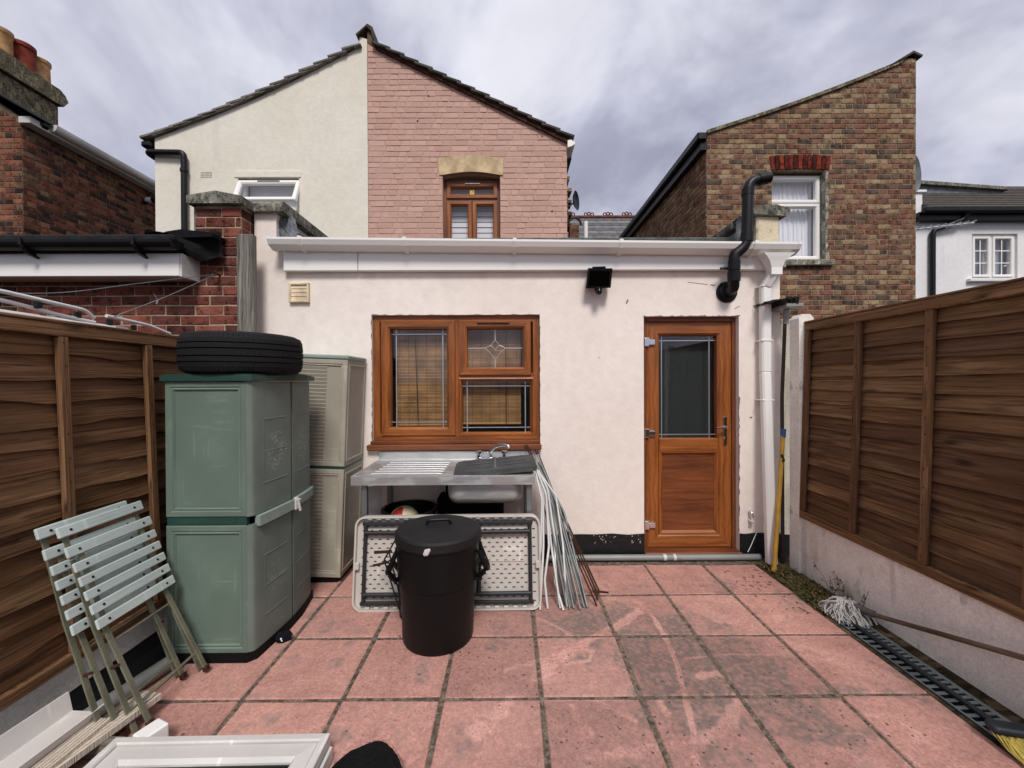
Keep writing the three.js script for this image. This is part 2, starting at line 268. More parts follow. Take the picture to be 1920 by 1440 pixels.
// ------------------------------------------------------------------ materials
function std(color, roughness = 0.8, o = {}) { return new THREE.MeshPhysicalMaterial({ color, roughness, metalness: 0, side: THREE.DoubleSide, specularIntensity: roughness >= 0.7 ? 0.35 : 1, ...o }); }
const M = {
  render: std(0xf8ede4, 0.85, { map: T.render, bumpMap: T.renderBump, bumpScale: 0.002 }),
  cream: std(0xeee7d9, 0.9, { map: T.render, bumpMap: T.renderBump, bumpScale: 0.003 }),
  greyRender: std(0xc9bfae, 0.9, { map: T.lichen, bumpMap: T.renderBump, bumpScale: 0.006 }),
  pierRender: std(0xe2d6bd, 0.9, { map: T.concrete, bumpMap: T.renderBump, bumpScale: 0.005 }),
  dirtyRender: std(0xc9c4b8, 0.9, { map: T.concrete, bumpMap: T.renderBump, bumpScale: 0.004 }),
  whiteRender: std(0xf0eff0, 0.85, { map: T.render, bumpMap: T.renderBump, bumpScale: 0.003 }),
  pink: std(0xc9a394, 0.75, { map: T.render, bumpMap: T.paintBump, bumpScale: 0.004 }),
  bitumen: std(0x17171a, 0.55, { map: T.felt, bumpMap: T.renderBump, bumpScale: 0.005 }),
  oak: std(0xa5612d, 0.42, { map: T.oak, bumpMap: T.oakBump, bumpScale: 0.0006 }),
  oakDark: std(0x854a28, 0.45, { map: T.oak, bumpMap: T.oakBump, bumpScale: 0.0006 }),
  upvc: std(0xeeebe6, 0.36),
  upvcWorn: std(0xeae5df, 0.5, { map: T.scuff }),
  glass: new THREE.MeshPhysicalMaterial({ color: 0xffffff, roughness: 0.02, transmission: 1, thickness: 0, ior: 1.5, side: THREE.DoubleSide }),
  smokedGlass: new THREE.MeshPhysicalMaterial({ color: 0x77807e, roughness: 0.04, transmission: 1, thickness: 0, ior: 1.5, side: THREE.DoubleSide }),
  lead: std(0xc9ccd0, 0.35, { metalness: 0.75 }),
  leadSheet: std(0x6d7278, 0.6, { map: T.mottle, bumpMap: T.wave, bumpScale: 0.01 }),
  chrome: std(0xe6e8ea, 0.12, { metalness: 1 }),
  steel: std(0xc9cac9, 0.95, { metalness: 0.82, roughnessMap: T.steel }),
  steelLeg: std(0x8d9092, 0.45, { metalness: 0.8 }),
  bowl: std(0xb9b9b7, 1.0, { metalness: 0.7, roughnessMap: T.steel, bumpMap: T.wave, bumpScale: 0.002 }),
  blackPlastic: std(0x0e0e10, 0.42, { specularIntensity: 0.6, bumpMap: T.grit, bumpScale: 0.0006 }),
  binPlastic: std(0x0d0e10, 0.5, { specularIntensity: 0.55, map: T.mottle, bumpMap: T.grit, bumpScale: 0.0008 }),
  rubber: std(0x1b1b1c, 0.78, { bumpMap: T.tread, bumpScale: 0.004 }),
  rubberSide: std(0x1d1d1e, 0.8, { bumpMap: T.grit, bumpScale: 0.001 }),
  green: std(0x748779, 0.5, { map: T.scuff, bumpMap: T.grit, bumpScale: 0.0005 }),
  greenDoor: std(0x99a89c, 0.52, { map: T.rub, bumpMap: T.grit, bumpScale: 0.0006 }),
  greenPale: std(0x9fb0a8, 0.5, { map: T.scuff }),
  greenDark: std(0x2c4f46, 0.4, { map: T.scuff }),
  beige: std(0xbcb4a2, 0.55, { map: T.scuff }),
  beigeSide: std(0xb4ae9f, 0.55, { map: T.scuff }),
  concrete: std(0xfaf7f2, 0.92, { map: T.concrete, bumpMap: T.grit, bumpScale: 0.0012 }),
  coping: std(0xb9b6ae, 0.95, { map: T.lichen, bumpMap: T.grit, bumpScale: 0.006 }),
  weathered: std(0x9b9891, 0.9, { map: T.weathered, bumpMap: T.fenceBump, bumpScale: 0.003 }),
  feltRoof: std(0x3b3c3d, 0.95, { map: T.felt, bumpMap: T.grit, bumpScale: 0.003 }),
  feltGreen: std(0x7c837c, 0.95, { map: T.felt, bumpMap: T.grit, bumpScale: 0.003 }),
  feltBlack: std(0x1d1d20, 0.85, { map: T.felt, bumpMap: T.wave, bumpScale: 0.01 }),
  roofTile: std(0x8a837b, 0.9, { map: T.mottle, bumpMap: T.grit, bumpScale: 0.004 }),
  roofTileDark: std(0x57524c, 0.9, { map: T.mottle, bumpMap: T.grit, bumpScale: 0.004 }),
  slate: std(0x7e7d7c, 0.75, { map: T.mottle }),
  slateDark: std(0x66656a, 0.75, { map: T.mottle }),
  terracotta: std(0xc79a6c, 0.85, { map: T.mottle, bumpMap: T.grit, bumpScale: 0.003 }),
  terracottaRed: std(0x8a3f30, 0.8, { map: T.mottle, bumpMap: T.grit, bumpScale: 0.003 }),
  ridgeRed: std(0x74493f, 0.85, { map: T.mottle }),
  stackRender: std(0xb5a991, 0.95, { map: T.lichen, bumpMap: T.grit, bumpScale: 0.008 }),
  mortar: std(0x9c8a74, 0.95, { map: T.mottle, bumpMap: T.grit, bumpScale: 0.004 }),
  mortarDark: std(0x7d6e5e, 0.95, { map: T.mottle, bumpMap: T.grit, bumpScale: 0.004 }),
  patio: std(0xffffff, 0.82, { map: T.patio, bumpMap: T.grit, bumpScale: 0.0025 }),
  joint: std(0xfff2e4, 0.95, { map: T.joint, bumpMap: T.grit, bumpScale: 0.008 }),
  strip: std(0xfff4e4, 0.9, { map: T.strip, bumpMap: T.grit, bumpScale: 0.01 }),
  iron: std(0x3a4046, 0.5, { metalness: 0.55, map: T.mottle }),
  galv: std(0x7f888c, 0.5, { metalness: 0.5, map: T.mottle }),
  pipeGrey: std(0x9b9c99, 0.45, { map: T.scuff }),
  frameDark: std(0x2b2b2d, 0.5, { metalness: 0.2 }),
  tablePlastic: std(0xe2dad0, 0.5, { map: T.scuff }),
  poleWhite: std(0xf0f0ee, 0.4, { map: T.scuff }),
  poleGrey: std(0x878c8b, 0.45, { metalness: 0.25, map: T.mottle }),
  rust: std(0x4a2f24, 0.85, { map: T.mottle }),
  slat: std(0xd0ddd7, 0.6, { map: T.scuff, bumpMap: T.fenceBump, bumpScale: 0.001 }),
  chairFrame: std(0x807f6b, 0.5, { metalness: 0.15, map: T.mottle }),
  deck: std(0xd8cdc0, 0.9, { map: T.concrete, bumpMap: T.fenceBump, bumpScale: 0.003 }),
  trim: std(0xf3ece6, 0.55, { map: T.scuff }),
  navy: std(0x14161f, 0.95, { bumpMap: T.grit, bumpScale: 0.004 }),
  wool: std(0x141416, 0.95, { map: T.mottle, bumpMap: T.grit, bumpScale: 0.008 }),
  chip: std(0x8c7f76, 0.95, { map: T.mottle }),
  fibre: std(0x2c2c30, 0.9),
  whiteCloth: std(0xe8e8ea, 0.9),
  net: std(0xe6e7ec, 0.95),
  yellow: std(0xd6a63a, 0.5, { map: T.mottle }),
  blue: std(0x274a7d, 0.5),
  bristleYellow: std(0xc9b35a, 0.7),
  bristleDark: std(0x343331, 0.85),
  mop: std(0xe9e5df, 0.95, { map: T.mottle }),
  mopDark: std(0x6f6a66, 0.95, { map: T.mottle }),
  handleBrown: std(0x3b2723, 0.6, { map: T.mottle }),
  handleTan: std(0x8d7766, 0.7, { map: T.weathered }),
  bamboo: std(0xffffff, 0.75, { map: T.mottle, vertexColors: true }),
  bambooDark: std(0x54391f, 0.8),
  cord: std(0x241a12, 0.8),
  roomWall: std(0x9a958e, 0.95),
  pine: std(0xf0dcbd, 0.7, { map: T.mottle }),
  leaf: std(0x4b522a, 0.8), leafDry: std(0x6e573c, 0.9), moss: std(0x4c4b2b, 0.95),
  red: std(0xa8272b, 0.5), ivory: std(0xd9cba6, 0.5), sticker: std(0xe0bc55, 0.6), black: std(0x0d0d0e, 0.7), ground: std(0x7a7163, 0.95, { map: T.strip }),
};
const fenceMats = [0x876547, 0x7c5c42, 0x906e50, 0x73553d, 0x815f45].map((c) => std(c, 0.85, { map: T.fence, bumpMap: T.fenceBump, bumpScale: 0.0025 }));
const fenceMatsR = [0x8b6a4b, 0x816147, 0x947352, 0x795b43, 0x866548].map((c) => std(c, 0.85, { map: T.fence, bumpMap: T.fenceBump, bumpScale: 0.0025 }));
const brickSet = (list) => list.map((c) => std(c, 0.9, { map: T.brick, bumpMap: T.brickBump, bumpScale: 0.005 }));

// ------------------------------------------------------------------ geometry helpers
const V = (x, y, z) => new THREE.Vector3(x, y, z);
function clean(g) {
  if (g.index) g = g.toNonIndexed();
  for (const k of Object.keys(g.attributes)) if (!['position', 'normal', 'uv', 'color'].includes(k)) g.deleteAttribute(k);
  if (!g.attributes.uv) g.setAttribute('uv', new THREE.BufferAttribute(new Float32Array(g.attributes.position.count * 2), 2));
  return g;
}
function triUV(g, turn = false, ox = 0, oy = 0) {                // uv in metres from the position, by the face's main direction
  g = clean(g); const p = g.attributes.position, uv = g.attributes.uv, a = V(), b = V(), c = V(), n = V();
  for (let i = 0; i < p.count; i += 3) {
    a.fromBufferAttribute(p, i); b.fromBufferAttribute(p, i + 1); c.fromBufferAttribute(p, i + 2);
    n.copy(b).sub(a).cross(c.clone().sub(a)); const x = Math.abs(n.x), y = Math.abs(n.y), z = Math.abs(n.z);
    [a, b, c].forEach((q, k) => {
      let u, v; if (x >= y && x >= z) { u = q.z; v = q.y; } else if (y >= z) { u = q.x; v = q.z; } else { u = q.x; v = q.y; }
      uv.setXY(i + k, (turn ? v : u) + ox, (turn ? u : v) + oy);
    });
  }
  return g;
}
function polyGeo(polys, centre) {                                // convex polygons; wound so that they face away from the centre
  const pos = [], nor = [];
  for (const q of polys) {
    let n = V(); for (let i = 1; i < q.length - 1 && n.lengthSq() < 1e-16; i++) n = q[i].clone().sub(q[0]).cross(q[i + 1].clone().sub(q[0]));
    const m = V(); q.forEach((v) => m.add(v)); m.divideScalar(q.length).sub(centre);
    const flip = n.dot(m) < 0; if (flip) n.negate(); n.normalize();
    for (let i = 1; i < q.length - 1; i++) for (const v of flip ? [q[0], q[i + 1], q[i]] : [q[0], q[i], q[i + 1]]) { pos.push(v.x, v.y, v.z); nor.push(n.x, n.y, n.z); }
  }
  const g = new THREE.BufferGeometry();
  g.setAttribute('position', new THREE.Float32BufferAttribute(pos, 3)); g.setAttribute('normal', new THREE.Float32BufferAttribute(nor, 3));
  g.setAttribute('uv', new THREE.Float32BufferAttribute(new Float32Array(pos.length / 3 * 2), 2)); return g;
}
function chamfer(w, h, d, c, jit = 0) {                          // a box with broken edges, 44 triangles
  const W = w / 2, H = h / 2, D = d / 2, S = [-1, 1], polys = [], J = {};
  const j = (x, y, z) => (J[`${x}${y}${z}`] ??= V((rnd() - 0.5) * jit, (rnd() - 0.5) * jit, (rnd() - 0.5) * jit));
  const P = (ax, x, y, z) => V(x * (ax === 0 ? W : W - c), y * (ax === 1 ? H : H - c), z * (ax === 2 ? D : D - c)).add(j(x, y, z));
  for (const s of S) {
    polys.push([P(0, s, -1, -1), P(0, s, 1, -1), P(0, s, 1, 1), P(0, s, -1, 1)], [P(1, -1, s, -1), P(1, 1, s, -1), P(1, 1, s, 1), P(1, -1, s, 1)], [P(2, -1, -1, s), P(2, 1, -1, s), P(2, 1, 1, s), P(2, -1, 1, s)]);
    for (const t of S) polys.push([P(0, s, t, -1), P(0, s, t, 1), P(1, s, t, 1), P(1, s, t, -1)], [P(0, s, -1, t), P(0, s, 1, t), P(2, s, 1, t), P(2, s, -1, t)], [P(1, -1, s, t), P(1, 1, s, t), P(2, 1, s, t), P(2, -1, s, t)]);
  }
  for (const x of S) for (const y of S) for (const z of S) polys.push([P(0, x, y, z), P(1, x, y, z), P(2, x, y, z)]);
  return polyGeo(polys, V(0, 0, 0));
}
function box(x0, x1, y0, y1, z0, z1, c = 0, turn = false, jit = 0) {
  const g = c ? chamfer(Math.abs(x1 - x0), Math.abs(y1 - y0), Math.abs(z1 - z0), c, jit) : new THREE.BoxGeometry(Math.abs(x1 - x0), Math.abs(y1 - y0), Math.abs(z1 - z0));
  g.translate((x0 + x1) / 2, (y0 + y1) / 2, (z0 + z1) / 2); return triUV(g, turn);
}
function rbox(x0, x1, y0, y1, z0, z1, r, seg = 3) {
  const g = new RoundedBoxGeometry(x1 - x0, y1 - y0, z1 - z0, seg, r); g.translate((x0 + x1) / 2, (y0 + y1) / 2, (z0 + z1) / 2); return triUV(g);
}
function extr(pts, z0, z1, holes = [], turn = false) {           // outline in x, y; thickness along z
  const s = new THREE.Shape(pts.map((p) => new THREE.Vector2(...p)));
  for (const h of holes) s.holes.push(new THREE.Path(h.map((p) => new THREE.Vector2(...p))));
  const g = new THREE.ExtrudeGeometry(s, { depth: z1 - z0, bevelEnabled: false, steps: 1 }); g.translate(0, 0, z0); return triUV(g, turn);
}
function plan(pts, y0, y1) {                                     // outline in x, z; thickness along y
  const g = new THREE.ExtrudeGeometry(new THREE.Shape(pts.map(([x, z]) => new THREE.Vector2(x, -z))), { depth: y1 - y0, bevelEnabled: false });
  g.rotateX(-Math.PI / 2); g.translate(0, y0, 0); return triUV(g);
}
function side(pts, x0, x1) {                                     // outline in z, y; thickness along x
  const g = new THREE.ExtrudeGeometry(new THREE.Shape(pts.map(([z, y]) => new THREE.Vector2(-z, y))), { depth: x1 - x0, bevelEnabled: false });
  g.rotateY(Math.PI / 2); g.translate(x0, 0, 0); return triUV(g);
}
const rect = (x0, x1, y0, y1) => [[x0, y0], [x1, y0], [x1, y1], [x0, y1]];
function sweep(pts, r, n = 8, cap = true, flat = 1) {
  const N = pts.length, R = (i) => (Array.isArray(r) ? r[i] : r), pos = [], nor = [], uv = [], idx = []; let len = 0;
  const tan = pts.map((p, i) => pts[Math.min(i + 1, N - 1)].clone().sub(pts[Math.max(i - 1, 0)]).normalize());
  let u = Math.abs(tan[0].y) < 0.9 ? V(0, 1, 0) : V(1, 0, 0); u = u.sub(tan[0].clone().multiplyScalar(u.dot(tan[0]))).normalize();
  for (let i = 0; i < N; i++) {
    if (i) { len += pts[i].distanceTo(pts[i - 1]); u = u.clone().sub(tan[i].clone().multiplyScalar(u.dot(tan[i]))).normalize(); }
    const w = tan[i].clone().cross(u);
    for (let k = 0; k <= n; k++) {
      const a = k / n * 2 * Math.PI, d = u.clone().multiplyScalar(Math.cos(a)).add(w.clone().multiplyScalar(Math.sin(a) * flat)), q = pts[i].clone().add(d.clone().multiplyScalar(R(i)));
      d.normalize(); pos.push(q.x, q.y, q.z); nor.push(d.x, d.y, d.z); uv.push(len, a * R(i));
    }
  }
  for (let i = 0; i < N - 1; i++) for (let k = 0; k < n; k++) { const a = i * (n + 1) + k, b = a + n + 1; idx.push(a, a + 1, b, a + 1, b + 1, b); }
  if (cap) for (const [i, s] of [[0, -1], [N - 1, 1]]) {
    const c = pos.length / 3, t = tan[i].clone().multiplyScalar(s); pos.push(pts[i].x, pts[i].y, pts[i].z); nor.push(t.x, t.y, t.z); uv.push(0, 0);
    for (let k = 0; k <= n; k++) { const o = (i * (n + 1) + k) * 3; pos.push(pos[o], pos[o + 1], pos[o + 2]); nor.push(t.x, t.y, t.z); uv.push(0.01, 0.01); }
    for (let k = 0; k < n; k++) s < 0 ? idx.push(c, c + 2 + k, c + 1 + k) : idx.push(c, c + 1 + k, c + 2 + k);
  }
  const g = new THREE.BufferGeometry();
  g.setAttribute('position', new THREE.Float32BufferAttribute(pos, 3)); g.setAttribute('normal', new THREE.Float32BufferAttribute(nor, 3)); g.setAttribute('uv', new THREE.Float32BufferAttribute(uv, 2));
  g.setIndex(idx); return clean(g);
}
function bend(pts, rad, k = 6) {                                 // a polyline with rounded corners
  const P = pts.map((p) => V(...p)), out = [P[0]];
  for (let i = 1; i < P.length - 1; i++) {
    const a = P[i - 1].clone().sub(P[i]), b = P[i + 1].clone().sub(P[i]), r = Math.min(rad, a.length() * 0.48, b.length() * 0.48);
    const s = P[i].clone().add(a.normalize().multiplyScalar(r)), e = P[i].clone().add(b.normalize().multiplyScalar(r));
    for (let j = 0; j <= k; j++) { const t = j / k; out.push(s.clone().multiplyScalar((1 - t) * (1 - t)).add(P[i].clone().multiplyScalar(2 * t * (1 - t))).add(e.clone().multiplyScalar(t * t))); }
  }
  out.push(P[P.length - 1]); return out;
}
const rod = (a, b, r, n = 8) => sweep([V(...a), V(...b)], r, n);
function bar(a, b, w, t, side = [0, 0, 1]) {                      // flat bar from a to b
  a = V(...a); b = V(...b); const d = b.clone().sub(a), L = d.length(), g = chamfer(w, L, t, Math.min(w, t) * 0.2);
  const y = d.normalize(), z0 = V(...side), x = y.clone().cross(z0).normalize(), z = x.clone().cross(y);
  triUV(g, true); g.applyMatrix4(new THREE.Matrix4().makeBasis(x, y, z).setPosition(a.add(b).multiplyScalar(0.5))); return g;
}
function lathe(pts, seg = 48, crease = 0.6) { const g = toCreasedNormals(new THREE.LatheGeometry(pts.map((p) => new THREE.Vector2(...p)), seg), crease); return clean(g); }
function ring(x0, x1, y0, y1, loops) {                           // mitred frame; loops of [inset, z] from the outer back round to the inner back
  const geos = [], mi = (Math.min(...loops.map((l) => l[0])) + Math.max(...loops.map((l) => l[0]))) / 2, mz = loops.reduce((s, l) => s + l[1], 0) / loops.length;
  const at = ([i, z], k) => [V(x0 + i, y0 + i, z), V(x1 - i, y0 + i, z), V(x1 - i, y1 - i, z), V(x0 + i, y1 - i, z)][k % 4];
  for (let k = 0; k < 4; k++) {
    const c = at([mi, mz], k).add(at([mi, mz], k + 1)).multiplyScalar(0.5), polys = [];
    for (let l = 0; l < loops.length - 1; l++) {
      const q = [at(loops[l], k), at(loops[l], k + 1), at(loops[l + 1], k + 1), at(loops[l + 1], k)];
      const g = polyGeo([q], c); triUV(g, k % 2 === 1, k * 0.21, k * 0.13); polys.push(g);
    }
    geos.push(...polys);
  }
  return mergeGeometries(geos);
}
const sashLoops = (w, zb, zf, bev = 0.016) => [[0, zb], [0, zf - 0.008], [0.008, zf], [w - bev, zf], [w, zf - bev], [w, zb]];
const yUp = (g, a) => { g.rotateY(a); return g; };
const colorize = (g, c) => { const n = g.attributes.position.count, a = new Float32Array(n * 3), k = new THREE.Color(c); for (let i = 0; i < n; i++) a.set([k.r, k.g, k.b], i * 3); g.setAttribute('color', new THREE.BufferAttribute(a, 3)); return g; };

// ------------------------------------------------------------------ things, parts, setting
const taken = {};
function numbered(n) { const k = taken[n] = (taken[n] ?? -1) + 1; return k ? `${n}_${String(k).padStart(3, '0')}` : n; }
function thing(name, label, category, pos = [0, 0, 0], group) {
  const o = new THREE.Group(); o.name = numbered(name); o.position.set(...pos); o.userData = { label, category }; if (group) o.userData.group = group; scene.add(o); return o;
}
function mesh(name, geo, mat) { const m = new THREE.Mesh(Array.isArray(geo) ? (geo.length > 1 ? mergeGeometries(geo.map(clean)) : geo[0]) : geo, mat); m.name = name; return m; }
function part(parent, name, geo, mat, label, kind) { const m = mesh(name, geo, mat); if (label) m.userData.label = label; if (kind) m.userData.kind = kind; parent.add(m); return m; }
function solo(name, geo, mat, label, category, group) { const m = mesh(numbered(name), geo, mat); m.userData = { label, category }; if (group) m.userData.group = group; scene.add(m); return m; }
function struct(name, geo, mat, label) { const m = mesh(name, geo, mat); m.userData = { kind: 'structure' }; if (label) m.userData.label = label; scene.add(m); return m; }

// ------------------------------------------------------------------ ground and patio
struct('ground', (() => { const g = new THREE.PlaneGeometry(500, 500); g.rotateX(-Math.PI / 2); g.translate(0, -0.07, 0); return triUV(g); })(), M.ground, 'bare earth beyond the yard');
const patio = struct('patio', box(-2.0, 1.905, -0.06, -0.0045, -3.36, 1.3), M.joint, 'red paved back yard with gritty joints');
{
  const zl = []; for (let z = -3.22; z < 1.2; z += 0.45) zl.push(z);
  for (let r = 0; r < zl.length - 1; r++) for (let c = -5; c <= 3; c++) {
    const x0 = Math.max(0.138 + c * 0.45, -1.97) + 0.0095, x1 = Math.min(0.138 + (c + 1) * 0.45, 1.91) - 0.0095; if (x1 - x0 < 0.08) continue;
    const z0 = zl[r] + 0.0095, z1 = zl[r + 1] - 0.0095, g = chamfer(x1 - x0, 0.045, z1 - z0, 0.005, 0.007);
    g.translate((x0 + x1) / 2, -0.0225 + rr(-0.0012, 0.0012), (z0 + z1) / 2); triUV(g);
    const p = g.attributes.position, uv = g.attributes.uv; for (let i = 0; i < p.count; i++) uv.setXY(i, (p.getX(i) - PX0) / PS, (p.getZ(i) - PZ0) / PS);
    part(patio, 'paving_slab', g, M.patio);
  }
}
struct('side_strip', [box(1.906, 1.928, -0.06, -0.004, -2.466, 1.3), box(2.078, 2.3, -0.06, -0.004, -2.466, 1.3), box(1.906, 2.3, -0.06, -0.0042, -3.6, -2.466)], M.strip, 'damp mossy concrete strip beside the right fence');

// ------------------------------------------------------------------ brick walls
function brickGeos(h, depth, cham) {
  const cache = {};
  return (len) => { const k = Math.round(len / 0.012), v = Math.floor(rnd() * 3), id = `${k}_${v}`; return (cache[id] ??= (() => { const g = chamfer(k * 0.012, h, depth, cham, 0.004); return triUV(g, false, v * 0.37 + k * 0.11, v * 0.29); })()); };
}
// courses of bricks on a wall part; spans(v) gives the free stretches of the wall at that height
function layBricks(wall, { at, turn = 0, y0, y1, spans, pattern, mats, weights, pick, proud = 0.006, cham = 0.004, limit = 300, uneven = 0.0015, tiltMax = 0.006, pitch = 0.075, gap = 0.01, name = 'brick', tints }) {
  const geo = brickGeos(pitch - gap, 0.03, cham), all = [], cs = Math.cos(turn), sn = Math.sin(turn);
  let row = 0;
  for (let y = y0; y + pitch <= y1 + 1e-6; y += pitch, row++) {
    const mid = y + pitch / 2, pat = pattern(row); let k = 0, u = spans.start - pat.shift;
    while (u < spans.end) {
      const L = pat.lens[k++ % pat.lens.length] + rr(-0.006, 0.006), a = u + gap / 2, b = u + L - gap / 2; u += L;
      for (const [s, e] of spans.at(mid)) { const p = Math.max(a, s + 0.002), q = Math.min(b, e - 0.002); if (q - p > 0.035) all.push([p, q, mid]); }
    }
  }
  all.sort((p, q) => (q[1] - q[0]) - (p[1] - p[0]) || p[2] - q[2]);
  const rest = [];
  all.forEach(([p, q, v], i) => {
    const L = q - p, c = (p + q) / 2, g = geo(L), lx = c, out = proud - 0.015 + rr(-uneven, uneven), m = pick ? pick(c, v, L) : Math.floor(rnd() * mats.length);
    const x = at[0] + lx * cs + out * sn, z = at[2] - lx * sn + out * cs, yy = at[1] + v + rr(-0.002, 0.002), tilt = rr(-tiltMax, tiltMax);
    if (i < limit) { const b = part(wall, name, g, mats[m]); b.position.set(x, yy, z); b.rotation.set(0, turn, tilt); }
    else { const k = g.clone(); k.rotateZ(tilt); k.rotateY(turn); k.translate(x, yy, z); rest.push(colorize(k, mats[m].color)); }
  });
  if (rest.length) part(wall, name, rest, tints, undefined, 'stuff');
  return all.length;
}
const tintMat = (base) => std(0xffffff, base.roughness, { map: base.map, bumpMap: base.bumpMap, bumpScale: base.bumpScale, vertexColors: true });
const flemish = (row) => ({ lens: [0.225, 0.1125], shift: row % 2 ? 0.169 : 0 });
const garden = (row) => (row % 5 === 2 ? { lens: [0.1125], shift: 0.05 } : { lens: [0.225, 0.225, 0.1125], shift: (row % 2) * 0.1125 + ((row * 37) % 5) * 0.03 });

// ------------------------------------------------------------------ kitchen extension (rendered, single storey)
const ZW = -3.35;
const ext = thing('kitchen_extension', 'cream rendered single storey extension with brown window and back door', 'building');
{
  const win = [-1.107, 0.244, 0.955, 1.968], dr = [1.083, 1.853, -0.06, 1.951];
  const outline = [[-2.04, -0.06], [dr[0], -0.06], [dr[0], dr[3]], [dr[1], dr[3]], [dr[1], -0.06], [2.185, -0.06], [2.185, 2.47], [-1.865, 2.47], [-1.865, 2.79], [-2.04, 2.79]];
  part(ext, 'wall', [extr(outline, ZW - 0.26, ZW, [rect(...win)]), box(-2.04, -1.85, -0.06, 2.78, -5.69, ZW - 0.262), box(2.0, 2.185, -0.06, 2.74, -5.69, ZW - 0.262)], M.render);
  part(ext, 'parapet_pier', box(2.0, 2.185, 2.472, 2.76, ZW - 0.26, ZW, 0.012), M.pierRender, 'stained beige parapet pier over the gutter');
  part(ext, 'inner_wall', [box(-1.848, 1.998, 0, 2.3, -5.66, -5.6), box(-1.848, 1.998, -0.05, 0.0, -5.6, ZW - 0.263), box(-1.848, -1.83, 0, 2.3, -5.6, ZW - 0.263), box(1.98, 1.998, 0, 2.3, -5.6, ZW - 0.263)], M.roomWall);
  part(ext, 'roof', [box(-1.86, 2.0, 2.472, 2.535, -5.69, ZW - 0.03), box(-1.86, 1.98, 2.3, 2.34, -5.6, ZW - 0.263)], M.feltGreen);
  part(ext, 'roof_edge', box(-1.86, 1.93, 2.536, 2.6, ZW - 0.12, ZW - 0.031, 0.012), M.feltGreen);
  // bitumen painted plinth, ragged along its top
  const top = (x) => 0.195 + (fbm(x * 9 + 3, 5, 256, 256, 3) - 0.5) * 0.025, run = (a, b) => { const p = [[a, -0.05], [b, -0.05]]; for (let i = 24; i >= 0; i--) { const x = mix(a, b, i / 24); p.push([x, top(x)]); } return p; };
  part(ext, 'plinth', [extr(run(-2.03, dr[0] - 0.002), ZW + 0.001, ZW + 0.012), extr(run(dr[1] + 0.002, 2.18), ZW + 0.001, ZW + 0.012)], M.bitumen, 'black bitumen band along the foot of the wall');
  const flk = []; for (let i = 0; i < 30; i++) { const cl = i % 3 ? 0.79 : 1.02, x = cl + rr(-0.12, 0.06) * (i % 3 ? 1 : 0.5), y = 0.15 + rr(-0.03, 0.035), s = rr(0.002, 0.008); flk.push(box(x, x + s, y, y + s * rr(0.5, 1.6), ZW + 0.0125, ZW + 0.0135)); }
  part(ext, 'paint_fleck', flk, M.upvcWorn, 'white paint splashes on the black plinth', 'stuff');
  // flaked edges and chips around the openings
  const rag = (x0, y0, x1, y1, nx, ny, w) => { const n = 90, a = [], b = []; for (let i = 0; i <= n; i++) { const t = i / n, k = 0.001 + w * Math.max(0, fbm(t * 34 + x0 * 7 + y0 * 3, 4, 256, 256, 3) - 0.42) * 2; a.push([mix(x0, x1, t), mix(y0, y1, t)]); b.push([mix(x0, x1, t) + nx * k, mix(y0, y1, t) + ny * k]); } return extr([...a, ...b.reverse()], ZW - 0.004, ZW + 0.0012); };
  part(ext, 'chipped_edge', [rag(win[0], win[3] - 0.001, win[1], win[3] - 0.001, 0, 1, 0.008), rag(win[0] + 0.001, win[2] - 0.07, win[0] + 0.001, win[3], -1, 0, 0.01), rag(win[1] - 0.001, win[2], win[1] - 0.001, win[3], 1, 0, 0.008), rag(dr[0] - 0.01, dr[3] - 0.001, dr[1] + 0.01, dr[3] - 0.001, 0, 1, 0.012), rag(dr[1] - 0.001, 0.2, dr[1] - 0.001, 1.3, 1, 0, 0.014)], M.chip, 'ragged chipped render edge around window and door');
  part(ext, 'scratch', [[0.95, 2.07, 0.012, 0.035, -0.4], [1.52, 2.215, 0.16, 0.004, -0.12], [1.64, 2.2, 0.035, 0.008, -0.2], [1.84, 2.02, 0.05, 0.005, 0.5], [0.3, 0.62, 0.004, 0.03, 0.3], [1.95, 1.13, 0.02, 0.012, 0.2], [1.93, 0.24, 0.008, 0.008, 0], [0.72, 1.62, 0.005, 0.014, 0.8]].map(([x, y, w, h, a]) => { const g = box(-w / 2, w / 2, -h / 2, h / 2, 0.0004, 0.0014); g.rotateZ(a); g.translate(x, y, ZW); return g; }), M.chip, 'small dark scratches and chips on the wall');
  // fascia and gutter
  part(ext, 'fascia_board', box(-1.785, -1.2, 2.312, 2.47, ZW + 0.002, ZW + 0.05, 0.004), M.upvc);
  part(ext, 'fascia_board', box(-1.195, 2.06, 2.312, 2.47, ZW + 0.002, ZW + 0.05, 0.004), M.upvc);
  part(ext, 'fascia_board', box(2.064, 2.2, 2.33, 2.46, ZW + 0.002, ZW + 0.056, 0.004), M.upvc);
  part(ext, 'fascia_trim', box(-1.8, 2.2, 2.472, 2.5, ZW + 0.006, ZW + 0.03, 0.003), M.upvc);
  const gut = part(ext, 'gutter', (() => {
    const o = [[0.052, 0.0], [0.085, 0.0], [0.145, 0.028], [0.162, 0.062], [0.162, 0.078], [0.154, 0.078], [0.154, 0.064], [0.14, 0.034], [0.085, 0.007], [0.058, 0.007], [0.058, 0.078], [0.052, 0.078]];
    const g = side(o.map(([z, y]) => [ZW + z, y]), -1.84, 2.235); g.rotateZ(-0.0125); g.translate(0, 2.442, 0); return triUV(g);
  })(), M.upvc);
  const gy = (x) => 2.442 - 0.0125 * x;
